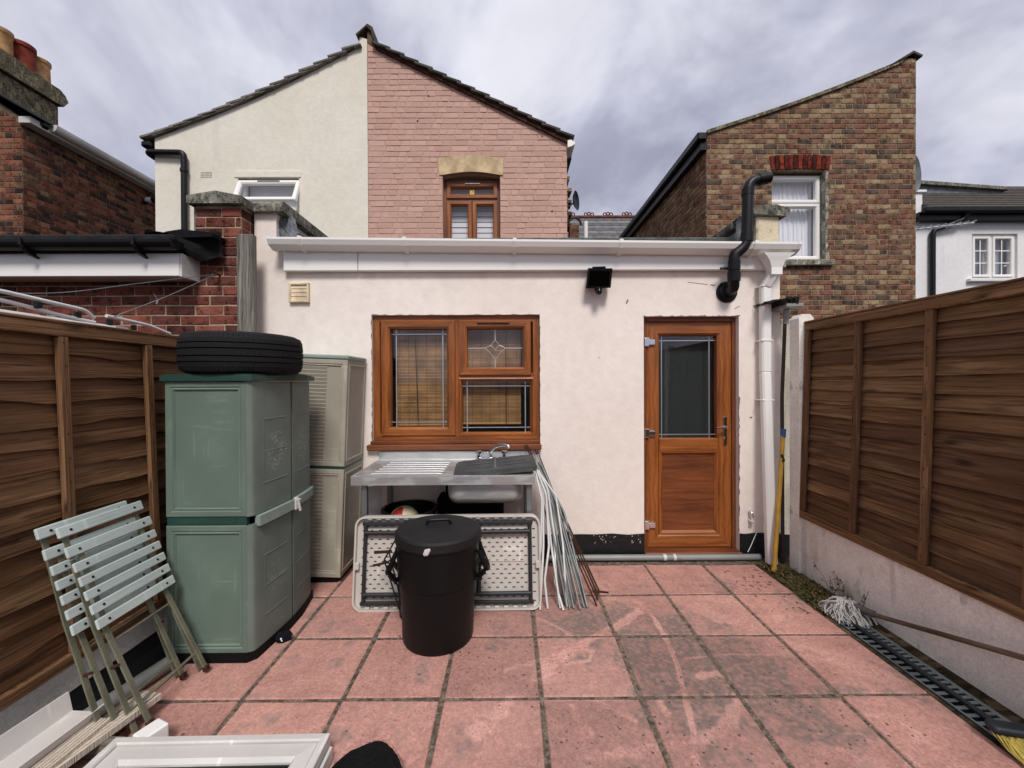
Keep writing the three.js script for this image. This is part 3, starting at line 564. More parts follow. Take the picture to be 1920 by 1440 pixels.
  for (const x of [-1.838, 2.236]) part(gut, 'end_cap', side([[ZW + 0.05, -0.002], [ZW + 0.088, -0.002], [ZW + 0.148, 0.026], [ZW + 0.166, 0.062], [ZW + 0.166, 0.082], [ZW + 0.05, 0.082]].map(([z, y]) => [z, y + gy(x)]), x - 0.01, x + 0.012), M.upvc);
  for (const x of [-1.6, -0.8, 0.043, 0.862, 1.9]) part(gut, 'bracket', side([[ZW + 0.05, -0.014], [ZW + 0.088, -0.008], [ZW + 0.15, 0.022], [ZW + 0.17, 0.06], [ZW + 0.17, 0.086], [ZW + 0.05, 0.086]].map(([z, y]) => [z, y + gy(x)]), x - 0.014, x + 0.014), M.upvc);
  const outlet = part(gut, 'outlet', (() => {
    const L = [[1.955, 2.2, -0.004, 0.05, 0.166], [1.985, 2.165, -0.03, 0.052, 0.16], [2.012, 2.13, -0.065, 0.06, 0.15], [2.03, 2.115, -0.11, 0.07, 0.14], [2.03, 2.115, -0.165, 0.07, 0.14]], polys = [], b = gy(2.08);
    for (let i = 0; i < L.length - 1; i++) { const q = ([x0, x1, y, z0, z1]) => [V(x0, b + y, ZW + z0), V(x1, b + y, ZW + z0), V(x1, b + y, ZW + z1), V(x0, b + y, ZW + z1)], A = q(L[i]), B = q(L[i + 1]); for (let k = 0; k < 4; k++) polys.push([A[k], A[(k + 1) % 4], B[(k + 1) % 4], B[k]]); }
    return triUV(polyGeo(polys, V(2.075, b - 0.08, ZW + 0.1)));
  })(), M.upvc);
  const dp = part(ext, 'downpipe', [bar([2.072, 2.275, ZW + 0.105], [2.03, 2.17, ZW + 0.06], 0.068, 0.068), bar([2.03, 2.19, ZW + 0.058], [2.03, 1.49, ZW + 0.058], 0.078, 0.06), bar([2.03, 1.5, ZW + 0.058], [2.012, 0.01, ZW + 0.165], 0.075, 0.06)], M.upvc, 'white square downpipe leaning out at its foot');
  for (const y of [2.17, 1.74, 1.27]) part(dp, 'clip', box(1.982, 2.078, y, y + 0.009, ZW + 0.002, ZW + 0.093 + (y < 1.4 ? 0.012 : 0), 0.003), M.upvc);
  // parapet copings and lead
  part(ext, 'coping_stone', side([[-5.69, 2.785], [ZW + 0.05, 2.785], [ZW + 0.05, 2.845], [ZW + 0.02, 2.87], [-5.69, 2.87]], -2.035, -1.79), M.coping);
  part(ext, 'coping_stone', (() => { const p = []; for (let i = 0; i <= 12; i++) { const t = i / 12; p.push([mix(1.93, 2.255, t), 2.80 + Math.sin(t * Math.PI) * 0.035 + (i % 3) * 0.004]); } return extr([[1.965, 2.762], [2.225, 2.745], ...p.reverse()], -3.6, ZW + 0.03); })(), M.coping);
  part(ext, 'coping_stone', box(1.93, 2.24, 2.745, 2.81, -5.69, -3.603, 0.012), M.coping);
  const lead = (x, s, name) => { const geos = []; for (let k = 0; k < 5; k++) { const z0 = ZW - 0.02 - k * 0.47, z1 = z0 - 0.49; geos.push(polyGeo([[V(x + s * 0.004 * k, 2.74, z0), V(x + s * (0.012 + 0.004 * k), 2.74, z1), V(x + s * 0.13, 2.545, z1), V(x + s * (0.1 + rr(0, 0.03)), 2.545, z0)]], V(x - s, 2, z0))); } return part(ext, name, geos.map((g) => triUV(g)), M.leadSheet); };
  lead(-1.848, 1, 'lead_flashing'); lead(1.998, -1, 'lead_flashing');
  const flap = (x, z, w, h, sgn, label) => {
    const g = new THREE.PlaneGeometry(w, h, 14, 14), p = g.attributes.position;
    for (let i = 0; i < p.count; i++) { const a = p.getX(i) / w, b = p.getY(i) / h, nn = fbm(a * 2.2 + 7 + x, b * 2.2 + 3, 256, 256, 3) - 0.5; p.setXYZ(i, a * w * (1 - 0.35 * (b < -0.2 ? -b - 0.2 : 0)) + sgn * b * -0.05 + nn * 0.03, b * h + (Math.abs(a) > 0.3 && b > 0 ? -(Math.abs(a) - 0.3) * 0.12 : 0), 0.05 * (1 - 4 * a * a) * (0.4 - b) + nn * 0.05); }
    g.computeVertexNormals(); g.translate(x, 2.655, z); const k = g.clone(); k.translate(0, 0, -0.004); part(ext, 'lead_flap', [clean(g), clean(k)], M.leadSheet, label);
  };
  flap(-1.79, ZW - 0.05, 0.15, 0.24, 1, 'crumpled lead tongue at the left parapet'); flap(1.93, ZW - 0.06, 0.17, 0.22, -1, 'crumpled lead tongue at the right parapet');

  // ---- window
  const zf = ZW - 0.05;
  const w = part(ext, 'window', [ring(win[0], win[1], win[2], win[3], [[0, zf - 0.07], [0, zf + 0.018], [0.004, zf + 0.022], [0.052, zf + 0.022], [0.058, zf + 0.012], [0.058, zf - 0.07]]), box(-0.455, -0.395, win[2] + 0.05, win[3] - 0.05, zf - 0.068, zf + 0.02, 0.004, true), box(-0.4, 0.19, 1.452, 1.5, zf - 0.067, zf + 0.017, 0.004)], M.oak, 'golden brown woodgrain window with leaded panes');
  const pane = (x0, x1, y0, y1, name = 'pane') => part(w, name, box(x0 - 0.004, x1 + 0.004, y0 - 0.004, y1 + 0.004, zf - 0.03, zf - 0.026), M.glass);
  part(w, 'sash', ring(-1.04, -0.438, 0.99, 1.932, sashLoops(0.07, zf - 0.05, zf + 0.034)), M.oak); pane(-0.97, -0.508, 1.06, 1.862);
  part(w, 'sash', ring(-0.412, 0.176, 1.478, 1.93, sashLoops(0.068, zf - 0.05, zf + 0.034)), M.oak); pane(-0.344, 0.108, 1.546, 1.862);
  part(w, 'bead', ring(-0.418, 0.196, 0.985, 1.462, [[0, zf], [0, zf + 0.02], [0.01, zf + 0.026], [0.03, zf - 0.012], [0.03, zf - 0.05]]), M.oak); pane(-0.39, 0.168, 1.013, 1.434);
  part(w, 'sill', [box(-1.14, 0.252, 0.884, 0.93, ZW - 0.04, ZW + 0.05, 0.008), box(-1.12, 0.245, 0.93, 0.957, ZW - 0.07, ZW + 0.012, 0.004)], M.oakDark);
  part(w, 'trickle_vent', rbox(-0.26, 0.0, 1.902, 1.918, zf + 0.034, zf + 0.05, 0.005), M.oakDark, 'slim brown trickle vent on the small sash');
  const ls = (a, b) => part(w, 'lead_strip', box(Math.min(a[0], b[0]) - 0.0035, Math.max(a[0], b[0]) + 0.0035, Math.min(a[1], b[1]) - 0.0035, Math.max(a[1], b[1]) + 0.0035, zf - 0.0258, zf - 0.0235), M.lead);
  for (const [x0, x1, y0, y1] of [[-0.97, -0.508, 1.06, 1.862], [-0.39, 0.168, 1.013, 1.434]]) { const k = 0.04; ls([x0 + k, y0], [x0 + k, y1]); ls([x1 - k, y0], [x1 - k, y1]); ls([x0, y0 + k], [x1, y0 + k]); ls([x0, y1 - k], [x1, y1 - k]); }
  const mx = -0.118, my = 1.705, zl = zf - 0.024, cur = (pts) => sweep(new THREE.CatmullRomCurve3(pts.map(([x, y]) => V(mx + x, my + y, zl))).getPoints(14), 0.003, 5);
  ls([mx, 1.862], [mx, my + 0.064]); ls([mx, my - 0.088], [mx, 1.546]); ls([-0.344, my], [mx - 0.085, my]); ls([mx + 0.085, my], [0.108, my]);
  part(w, 'lead_motif', [cur([[0, 0.064], [-0.018, 0.045], [-0.036, 0.018]]), cur([[0, 0.064], [0.018, 0.045], [0.036, 0.018]]), cur([[-0.085, 0], [-0.04, 0.02], [-0.02, 0.01], [0, -0.018]]), cur([[0.085, 0], [0.04, 0.02], [0.02, 0.01], [0, -0.018]]), cur([[-0.085, 0], [-0.05, -0.03], [-0.02, -0.07], [0, -0.09]]), cur([[0.085, 0], [0.05, -0.03], [0.02, -0.07], [0, -0.09]])], M.lead, 'leaded tulip motif in the small pane');

  // ---- door
  const zd = ZW - 0.075;
  const d = part(ext, 'door', [ring(1.118, 1.822, 0.058, 1.915, [[0, zd - 0.05], [0, zd + 0.014], [0.01, zd + 0.02], [0.094, zd + 0.02], [0.112, zd + 0.004], [0.112, zd - 0.05]]), box(1.228, 1.712, 0.848, 0.955, zd - 0.05, zd + 0.0195, 0.005), ring(1.226, 1.714, 0.165, 0.852, [[0, zd - 0.02], [0, zd + 0.016], [0.014, zd + 0.016], [0.03, zd + 0.0], [0.03, zd - 0.02]])], M.oak, 'golden brown half glazed back door');
  part(d, 'door_frame', [box(1.085, 1.118, 0.0, 1.95, zd - 0.07, zd + 0.03, 0.004, true), box(1.822, 1.851, 0.0, 1.95, zd - 0.07, zd + 0.03, 0.004, true), box(1.118, 1.822, 1.915, 1.95, zd - 0.07, zd + 0.03, 0.004)], M.oakDark);
  part(d, 'door_panel', box(1.254, 1.686, 0.193, 0.824, zd - 0.02, zd - 0.002), M.oakDark, 'plain woodgrain lower panel');
  part(d, 'pane', box(1.226, 1.714, 0.952, 1.806, zd - 0.03, zd - 0.026), M.glass);
  part(d, 'threshold', [box(1.08, 1.862, 0.012, 0.05, zd - 0.05, ZW + 0.035, 0.006), box(1.1, 1.84, 0.05, 0.06, zd - 0.05, zd + 0.01)], M.oakDark);
  const dl = (x0, x1, y0, y1) => part(d, 'lead_strip', box(x0, x1, y0, y1, zd - 0.0258, zd - 0.0235), M.lead);
  dl(1.258, 1.265, 0.955, 1.803); dl(1.655, 1.662, 0.955, 1.803); dl(1.23, 1.71, 1.76, 1.767); dl(1.23, 1.71, 0.98, 0.987);
  for (const y of [1.71, 0.965, 0.212]) part(d, 'hinge', [rbox(1.1, 1.14, y, y + 0.075, zd + 0.02, zd + 0.045, 0.006), rbox(1.138, 1.19, y + 0.012, y + 0.058, zd + 0.02, zd + 0.04, 0.006)], M.chrome);
  part(d, 'handle', [rbox(1.752, 1.782, 0.9, 1.135, zd + 0.02, zd + 0.03, 0.004), sweep(bend([[1.767, 1.05, zd + 0.03], [1.767, 1.05, zd + 0.07], [1.67, 1.045, zd + 0.075]], 0.015), 0.009, 10), rod([1.767, 0.955, zd + 0.03], [1.767, 0.955, zd + 0.036], 0.011, 14)], M.chrome);
}
// bamboo blind hanging inside the window
{
  solo('roller_blind', box(1.2, 1.74, 0.93, 1.83, ZW - 0.17, ZW - 0.166), std(0x2c3233, 0.85), 'dark grey blind behind the back door glass', 'blind');
  const b = thing('bamboo_blind', 'bamboo slat blind hanging inside the kitchen window', 'blind');
  const half = (x0, x1, y0, y1, z) => { const g = []; for (let y = y0; y < y1; y += 0.0125) { const k = box(x0 + rr(0, 0.004), x1 - rr(0, 0.004), y, y + 0.0098, z + rr(-0.002, 0.002), z + 0.004); g.push(colorize(k, new THREE.Color(0xb48c5e).multiplyScalar(rr(0.6, 1.05)))); } part(b, 'slats', g, M.bamboo, undefined, 'stuff'); for (let x = x0 + 0.035; x < x1; x += 0.075) part(b, 'string', box(x, x + 0.0025, y0 - 0.004, y1, z + 0.0052, z + 0.0062), M.bambooDark); part(b, 'bottom_rail', colorize(box(x0, x1, y0 - 0.014, y0, z - 0.004, z + 0.007, 0.003), 0xb98d57), M.bamboo); };
  half(-0.955, -0.44, 1.075, 1.93, ZW - 0.145); half(-0.425, 0.095, 1.085, 1.93, ZW - 0.145);
  part(b, 'cord', [rod([-0.79, 1.93, ZW - 0.128], [-0.765, 1.08, ZW - 0.128], 0.003, 6), rod([-0.03, 1.93, ZW - 0.128], [-0.03, 1.06, ZW - 0.128], 0.003, 6)], M.cord);
}
// fittings on the wall
{
  const v = thing('wall_vent', 'square pale wooden louvre vent high on the cream wall', 'vent');
  part(v, 'frame', ring(-1.757, -1.597, 2.068, 2.226, [[0, ZW - 0.005], [0, ZW + 0.024], [0.004, ZW + 0.028], [0.015, ZW + 0.028], [0.018, ZW + 0.024], [0.018, ZW - 0.005]]), M.pine);
  for (let i = 0; i < 4; i++) { const g = box(-1.74, -1.614, -0.0165, 0.0165, -0.003, 0.003, 0.001); g.rotateX(-0.16); g.translate(0, 2.102 + i * 0.031, ZW + 0.014); part(v, 'louvre', triUV(g), M.pine); }
  const f = thing('flood_light', 'black halogen flood light under the white fascia', 'lamp', [0.7, 2.235, -3.25]);
  const hd = part(f, 'housing', (() => { const g = [extr([[-0.1, -0.075], [0.09, -0.075], [0.1, 0.07], [-0.082, 0.078]], -0.05, 0.03), box(-0.05, 0.05, 0.07, 0.088, -0.03, 0.01, 0.004)]; const m = mergeGeometries(g); m.rotateX(0.28); m.rotateY(-0.12); return triUV(m); })(), M.blackPlastic);
  part(hd, 'lens', (() => { const g = extr([[-0.084, -0.058], [0.074, -0.058], [0.082, 0.054], [-0.07, 0.06]], 0.031, 0.034); g.rotateX(0.28); g.rotateY(-0.12); return g; })(), M.smokedGlass);
  part(f, 'bracket', [box(-0.03, 0.03, -0.02, 0.03, -0.1, -0.045, 0.004), rod([0, -0.08, -0.02], [0, -0.1, -0.01], 0.03, 14)], M.blackPlastic);
  part(f, 'sensor', (() => { const g = new THREE.SphereGeometry(0.028, 16, 12); g.translate(0, -0.105, 0.005); return clean(g); })(), M.smokedGlass, 'round sensor eye below the lamp');
  const s = thing('soil_pipe', 'black plastic waste pipe climbing from the wall over the gutter', 'pipe');
  const z = -3.215;
  part(s, 'pipe', sweep(bend([[1.752, 2.142, ZW - 0.02], [1.757, 2.15, -3.25], [1.745, 2.19, z - 0.01], [1.742, 2.36, z], [1.745, 2.4, z], [1.828, 2.475, z + 0.01], [1.838, 2.6, z + 0.01], [1.852, 2.965, z], [2.02, 3.0, z]], 0.07, 8), 0.04, 20), M.blackPlastic);
  for (const [a, b, r] of [[[1.744, 2.2, z - 0.008], [1.743, 2.27, z - 0.004], 0.047], [[1.743, 2.285, z - 0.004], [1.742, 2.355, z], 0.045], [[1.833, 2.5, z + 0.01], [1.838, 2.57, z + 0.01], 0.046], [[1.848, 2.86, z], [1.85, 2.905, z], 0.045], [[1.93, 2.982, z], [2.0, 2.996, z], 0.045]]) part(s, 'coupling', rod(a, b, r, 20), M.blackPlastic);
  part(s, 'boss', [(() => { const g = lathe([[0.03, 0.035], [0.055, 0.03], [0.066, 0.022], [0.066, 0.012], [0.084, 0.01], [0.086, 0], [0, 0]], 32); g.rotateX(Math.PI / 2); g.translate(1.752, 2.142, ZW + 0.001); return g; })()], M.blackPlastic);
  part(s, 'wall_bracket', box(1.655, 1.72, 2.3, 2.318, z - 0.05, z - 0.035, 0.003), M.iron);
  const o = thing('outside_stub_pipe', 'small chrome pipe stub low on the wall beside the downpipe', 'pipe');
  part(o, 'elbow', sweep(bend([[1.935, 0.375, ZW - 0.01], [1.935, 0.372, ZW + 0.03], [1.945, 0.33, ZW + 0.032]], 0.02), 0.012, 10), M.chrome);
  part(o, 'stub', rod([1.932, 0.302, ZW - 0.01], [1.948, 0.292, ZW + 0.045], 0.014, 12), M.upvcWorn);
  solo('white_cable', sweep(bend([[1.985, 0.21, ZW + 0.02], [1.93, 0.1, ZW + 0.03], [1.9, 0.056, ZW + 0.04]], 0.03), 0.003, 6), M.upvc, 'thin white cable hanging over the plinth beside the door', 'cable');
  const p = thing('waste_pipe', 'grey plastic pipe lying along the foot of the wall', 'pipe');
  part(p, 'pipe', rod([0.3, 0.03, -3.285], [1.985, 0.026, -3.285], 0.024, 16), M.pipeGrey);
  for (const [a, b] of [[1.21, 1.235], [1.29, 1.31]]) part(p, 'collar', rod([a, 0.028, -3.285], [b, 0.028, -3.285], 0.026, 16), M.upvcWorn);
}
// boundary stub and post right of the extension
{
  const g = thing('garden_wall', 'dirty narrow rendered wall end between extension and concrete post', 'wall');
  part(g, 'wall', box(2.187, 2.36, -0.06, 1.93, -3.62, -3.38, 0.01), M.dirtyRender); part(g, 'plinth', box(2.188, 2.358, -0.05, 0.17, -3.3795, -3.37), M.bitumen);
}

// ------------------------------------------------------------------ fences
function fencePanel(name, label, { x, lean, z0, z1, y0, y1, n, wavy, mats, s }) {   // s: the side its face looks to, +1 to the right
  const f = thing(name, label, 'fence panel', [x, y0, 0]); f.rotation.z = lean;
  const H = y1 - y0, e = (H - 0.07) / n, N = 22;
  const grow = (k) => { const off = rnd() * 10, ph = rnd() * 6; return (t) => (fbm(t * 3 + off, k * 1.7, 256, 256, 4) - 0.5) * wavy + Math.sin(t * 2 + ph) * wavy * 0.08; };
  let edge = () => 0;
  for (let k = 0; k < n; k++) {
    const lo = edge, hi = k < n - 1 ? (edge = grow(k)) : () => 0, b0 = 0.035 + k * e, pos = [], uv = [], ox = rnd() * 5, oy = rnd() * 3, tw = rr(-0.0015, 0.0015);
    const row = (t) => { const z = mix(z0 + 0.001, z1 - 0.001, t), a = b0 + lo(t * 3), b = b0 + e + 0.022 + hi(t * 3); return [[s * (0.0215 + tw * t), a, z], [s * 0.0, b, z], [s * -0.007, b, z], [s * 0.002, a, z]]; };
    for (let i = 0; i < N; i++) {
      const A = row(i / N), B = row((i + 1) / N);
      for (let q = 0; q < 4; q++) {
        const p = [A[q], A[(q + 1) % 4], B[(q + 1) % 4], B[q]], ord = s > 0 ? [0, 1, 2, 0, 2, 3] : [0, 2, 1, 0, 3, 2];
        for (const m of ord) { pos.push(...p[m]); uv.push(p[m][2] + ox, p[m][1] - b0 + oy + q * 0.02); }
      }
    }
    const g = new THREE.BufferGeometry(); g.setAttribute('position', new THREE.Float32BufferAttribute(pos, 3)); g.setAttribute('uv', new THREE.Float32BufferAttribute(uv, 2)); g.computeVertexNormals();
    part(f, 'board', g, mats[Math.floor(rnd() * mats.length)]);
  }
  const X = (a, b) => (s > 0 ? [a, b] : [-b, -a]);
  part(f, 'bottom_rail', box(...X(0.023, 0.049), 0, 0.05, z0, z1, 0.004), mats[0]);
  part(f, 'top_rail', box(...X(0.022, 0.049), H - 0.055, H, z0, z1, 0.004), mats[2]);
  part(f, 'capping', box(...X(-0.03, 0.053), H + 0.001, H + 0.014, z0 - 0.005, z1 + 0.005, 0.003), mats[4]);
  const nb = 5; for (let i = 0; i < nb; i++) { const z = mix(z0 + 0.02, z1 - 0.02, i / (nb - 1)); part(f, 'batten', box(...X(0.0235, 0.048), 0.052, H - 0.057, z - 0.021, z + 0.021, 0.003, true), mats[(i * 2 + 1) % 5]); const nl = []; for (let k = 0; k < n; k++) nl.push(rod([s * 0.0475, 0.09 + k * e + rr(-0.008, 0.008), z + rr(-0.005, 0.005)], [s * 0.0488, 0.09 + k * e, z], 0.0028, 6)); part(f, 'nails', nl, M.rust, undefined, 'stuff'); }
  return f;
}
const left = { x: -1.975, lean: 0.035, y0: 0.19, y1: 1.695, n: 14, wavy: 0.05, mats: fenceMats, s: 1 };
fencePanel('fence_panel', 'brown waney board fence panel on the left, behind chairs and cabinet', { ...left, z0: -3.19, z1: -1.40 });
fencePanel('fence_panel', 'brown waney board fence panel on the left, cut by the picture edge', { ...left, z0: -1.29, z1: 0.53 });
const right = { x: 2.19, lean: -0.03, y0: 0.415, y1: 1.85, n: 15, wavy: 0.016, mats: fenceMatsR, s: -1 };
fencePanel('fence_panel', 'dark brown lap board fence panel on the right above white gravel board', { ...right, z0: -3.065, z1: -1.245 });
fencePanel('fence_panel', 'dark brown lap board fence panel on the right, cut by the picture edge', { ...right, z0: -1.135, z1: 0.69 });
const gravel = (x0, x1, h, z0, z1, label) => solo('gravel_board', box(x0, x1, -0.05, h, z0, z1, 0.006), M.concrete, label, 'gravel board');
gravel(-1.99, -1.945, 0.188, -3.19, -1.40, 'pale concrete gravel board under left fence behind the folded chairs');
gravel(-1.99, -1.945, 0.188, -1.29, 0.53, 'pale concrete gravel board under left fence at the picture edge');
gravel(2.165, 2.215, 0.413, -3.07, -1.243, 'whitewashed concrete gravel board under right fence beside the mop');
gravel(2.165, 2.215, 0.413, -1.137, 0.69, 'whitewashed concrete gravel board under right fence at the picture edge');
function post(x, z, h, label) {
  const p = thing('concrete_post', label, 'fence post', [x, 0, z]);
  part(p, 'shaft', extr([[-0.055, -0.05], [0.055, -0.05], [0.055, h - 0.03], [0.03, h], [-0.03, h], [-0.055, h - 0.03]], -0.052, 0.052), M.concrete);
}
post(2.2, -3.122, 1.92, 'whitish concrete fence post in the right corner by the brooms');
post(2.21, -1.19, 1.9, 'concrete fence post on the right at the picture edge');
post(-1.98, -1.345, 1.72, 'concrete fence post on the left at the picture edge');
solo('timber_post', (() => { const g = box(-2.056, -1.932, -0.05, 2.552, -3.205, -3.15, 0.006, true); return g; })(), M.weathered, 'silver grey weathered board standing between brick pier and cream wall', 'post');

// ------------------------------------------------------------------ neighbour's red brick extension, left
{
  const n = thing('neighbour_extension', 'red brick flat roofed extension beyond the left fence', 'building');
  const w = part(n, 'wall', [box(-6.5, -2.14, -0.06, 2.4, -3.6, -3.215), box(-2.405, -2.06, -0.06, 2.79, -3.6, -3.216)], std(0xb5a188, 0.95, { map: T.mottle, bumpMap: T.grit, bumpScale: 0.004 }));
  const red = brickSet([0x844b40, 0x774339, 0x8e5548, 0x6a3f38, 0x7e4a40, 0x5c3832]);
  layBricks(w, { at: [0, 0, -3.215], y0: 1.5, y1: 2.785, mats: red, spans: { start: -4.4, end: -2.06, at: (v) => (v < 2.36 ? [[-4.4, -2.06]] : [[-2.405, -2.06]]) }, pattern: (r) => ({ lens: [0.225], shift: (r % 2) * 0.1125 + 0.05 }), proud: 0.005 });
  layBricks(w, { at: [-2.06, 0, -3.215], turn: Math.PI / 2, y0: 2.4, y1: 2.785, mats: red, spans: { start: 0.0, end: 0.36, at: () => [[0.006, 0.36]] }, pattern: (r) => ({ lens: r % 2 ? [0.1125, 0.225] : [0.225, 0.1125], shift: 0 }), proud: 0.005 });
  part(n, 'coping_stone', (() => { const a = [[-2.44, 2.79], [-2.02, 2.79], [-2.02, 2.845], [-2.22, 2.885], [-2.44, 2.85]]; return extr(a, -3.66, -3.165); })(), M.coping, 'lichen streaked pyramid coping on the brick pier');
  part(n, 'fascia_board', box(-6.5, -2.392, 2.205, 2.37, -3.06, -3.03, 0.004), M.upvc);
  part(n, 'fascia_end', box(-2.39, -2.372, 2.2, 2.37, -3.212, -3.03, 0.003), M.upvcWorn);
  part(n, 'soffit', box(-6.5, -2.392, 2.206, 2.222, -3.212, -3.062), M.upvcWorn);
  part(n, 'roof', box(-6.5, -2.41, 2.372, 2.5, -5.7, -3.0, 0.012), M.feltRoof);
  const gt = part(n, 'gutter', (() => { const p = []; for (let i = 0; i <= 10; i++) { const a = Math.PI + i / 10 * Math.PI; p.push([-2.972 + Math.cos(a) * 0.056, 2.435 + Math.sin(a) * 0.06]); } for (let i = 10; i >= 0; i--) { const a = Math.PI + i / 10 * Math.PI; p.push([-2.972 + Math.cos(a) * 0.05, 2.437 + Math.sin(a) * 0.054]); } return side(p, -6.5, -2.36); })(), M.blackPlastic);
  part(gt, 'end_cap', side([[-3.03, 2.44], [-2.914, 2.44], [-2.925, 2.395], [-2.972, 2.372], [-3.02, 2.395]], -2.366, -2.352), M.blackPlastic);
  for (const x of [-2.62, -3.4]) part(gt, 'bracket', side([[-3.032, 2.33], [-2.972, 2.366], [-2.91, 2.4], [-2.908, 2.45], [-2.95, 2.345]], x - 0.012, x + 0.012), M.blackPlastic);
  { // roofing felt dragged over the gutter end and wrapped onto the pier
    const U = 28, Vn = 14, pos = [], uv = [], idx = [], P = (a, b) => { // a along, b down
      const x = mix(-2.62, -2.165, a), dip = 0.03 * Math.sin(a * 7 + 1) + 0.05 * smooth(0.25, 0.5, a) - 0.02 * smooth(0.55, 0.8, a), top = 2.505 + dip, len = mix(0.03, 0.2, smooth(0.25, 0.75, a)), nn = fbm(a * 6 + 3, b * 4 + 9, 256, 256, 3) - 0.5;
      return [x + nn * 0.015, top - b * len + nn * 0.02, mix(-3.02, -3.135, smooth(0.3, 0.85, a)) + nn * 0.035 + 0.015 * Math.sin(b * 3 + a * 9)]; };
    for (let i = 0; i <= U; i++) for (let j = 0; j <= Vn; j++) { pos.push(...P(i / U, j / Vn)); uv.push(i / U * 0.5, j / Vn * 0.2); }
    for (let i = 0; i < U; i++) for (let j = 0; j < Vn; j++) { const a = i * (Vn + 1) + j, b = a + Vn + 1; idx.push(a, a + 1, b, a + 1, b + 1, b); }
    const g = new THREE.BufferGeometry(); g.setAttribute('position', new THREE.Float32BufferAttribute(pos, 3)); g.setAttribute('uv', new THREE.Float32BufferAttribute(uv, 2)); g.setIndex(idx); g.computeVertexNormals();
    const k = g.clone(); k.translate(0.002, 0, -0.006); const roofPart = extr([[-2.62, 2.49], [-2.17, 2.5], [-2.17, 2.53], [-2.4, 2.555], [-2.5, 2.54], [-2.62, 2.505]], -3.21, -3.06);
    part(n, 'felt_flap', [clean(g), clean(k), roofPart], M.feltBlack, 'torn black roofing felt tucked round the brick pier');
  }
  part(n, 'flashing_post', box(-2.425, -2.407, 2.5, 2.79, -3.3, -3.22, 0.003), M.leadSheet);
  part(n, 'eye_bolt', [rod([-2.222, 2.255, -3.22], [-2.222, 2.255, -3.16], 0.008), (() => { const g = new THREE.TorusGeometry(0.016, 0.005, 8, 16); g.translate(-2.222, 2.255, -3.15); return clean(g); })()], M.rust);
}
solo('washing_line', sweep(new THREE.CatmullRomCurve3([V(-2.225, 2.25, -3.155), V(-2.3, 2.05, -2.6), V(-2.25, 1.86, -2.0), V(-2.3, 1.79, -1.5)]).getPoints(20), 0.0025, 6), M.galv, 'upper thin washing line from the eye bolt over the left fence', 'line');
solo('washing_line', [sweep(new THREE.CatmullRomCurve3([V(-2.22, 2.245, -3.152), V(-2.13, 1.98, -2.62), V(-2.08, 1.78, -2.2)]).getPoints(16), 0.0025, 6), sweep([V(-2.118, 1.93, -2.52), V(-2.125, 1.965, -2.5)], 0.003, 5), sweep([V(-2.118, 1.93, -2.52), V(-2.1, 1.9, -2.49)], 0.005, 5)], M.poleGrey, 'lower frayed washing line with a knot above the left fence', 'line');
{
  const a = thing('clothes_airer', 'white folding clothes airer lying along the top of left fence', 'airer');
  part(a, 'rail', sweep(bend([[-2.16, 1.82, -1.3], [-2.11, 1.815, -1.75], [-2.085, 1.79, -2.06], [-2.085, 1.757, -2.1]], 0.02), 0.009, 8), M.poleWhite);
  part(a, 'rail', sweep(bend([[-2.14, 1.76, -1.3], [-2.12, 1.785, -1.72], [-2.11, 1.752, -1.95], [-2.08, 1.735, -2.1]], 0.1), 0.009, 8), M.poleWhite);
  part(a, 'rail', sweep(bend([[-2.09, 1.78, -2.17], [-2.085, 1.765, -2.42], [-2.08, 1.732, -2.56]], 0.05), 0.009, 8), M.poleWhite);
  for (const [y, z] of [[1.795, -1.86], [1.777, -2.03], [1.765, -2.19], [1.755, -2.33]]) part(a, 'clip', rbox(-2.105, -2.085, y - 0.03, y, z - 0.014, z + 0.008, 0.004, 2), M.blackPlastic);
  part(a, 'lower_rail', [rod([-2.09, 1.725, -1.4], [-2.075, 1.722, -2.2], 0.008), rod([-2.11, 1.735, -1.4], [-2.1, 1.728, -2.3], 0.007)], M.poleWhite);
}

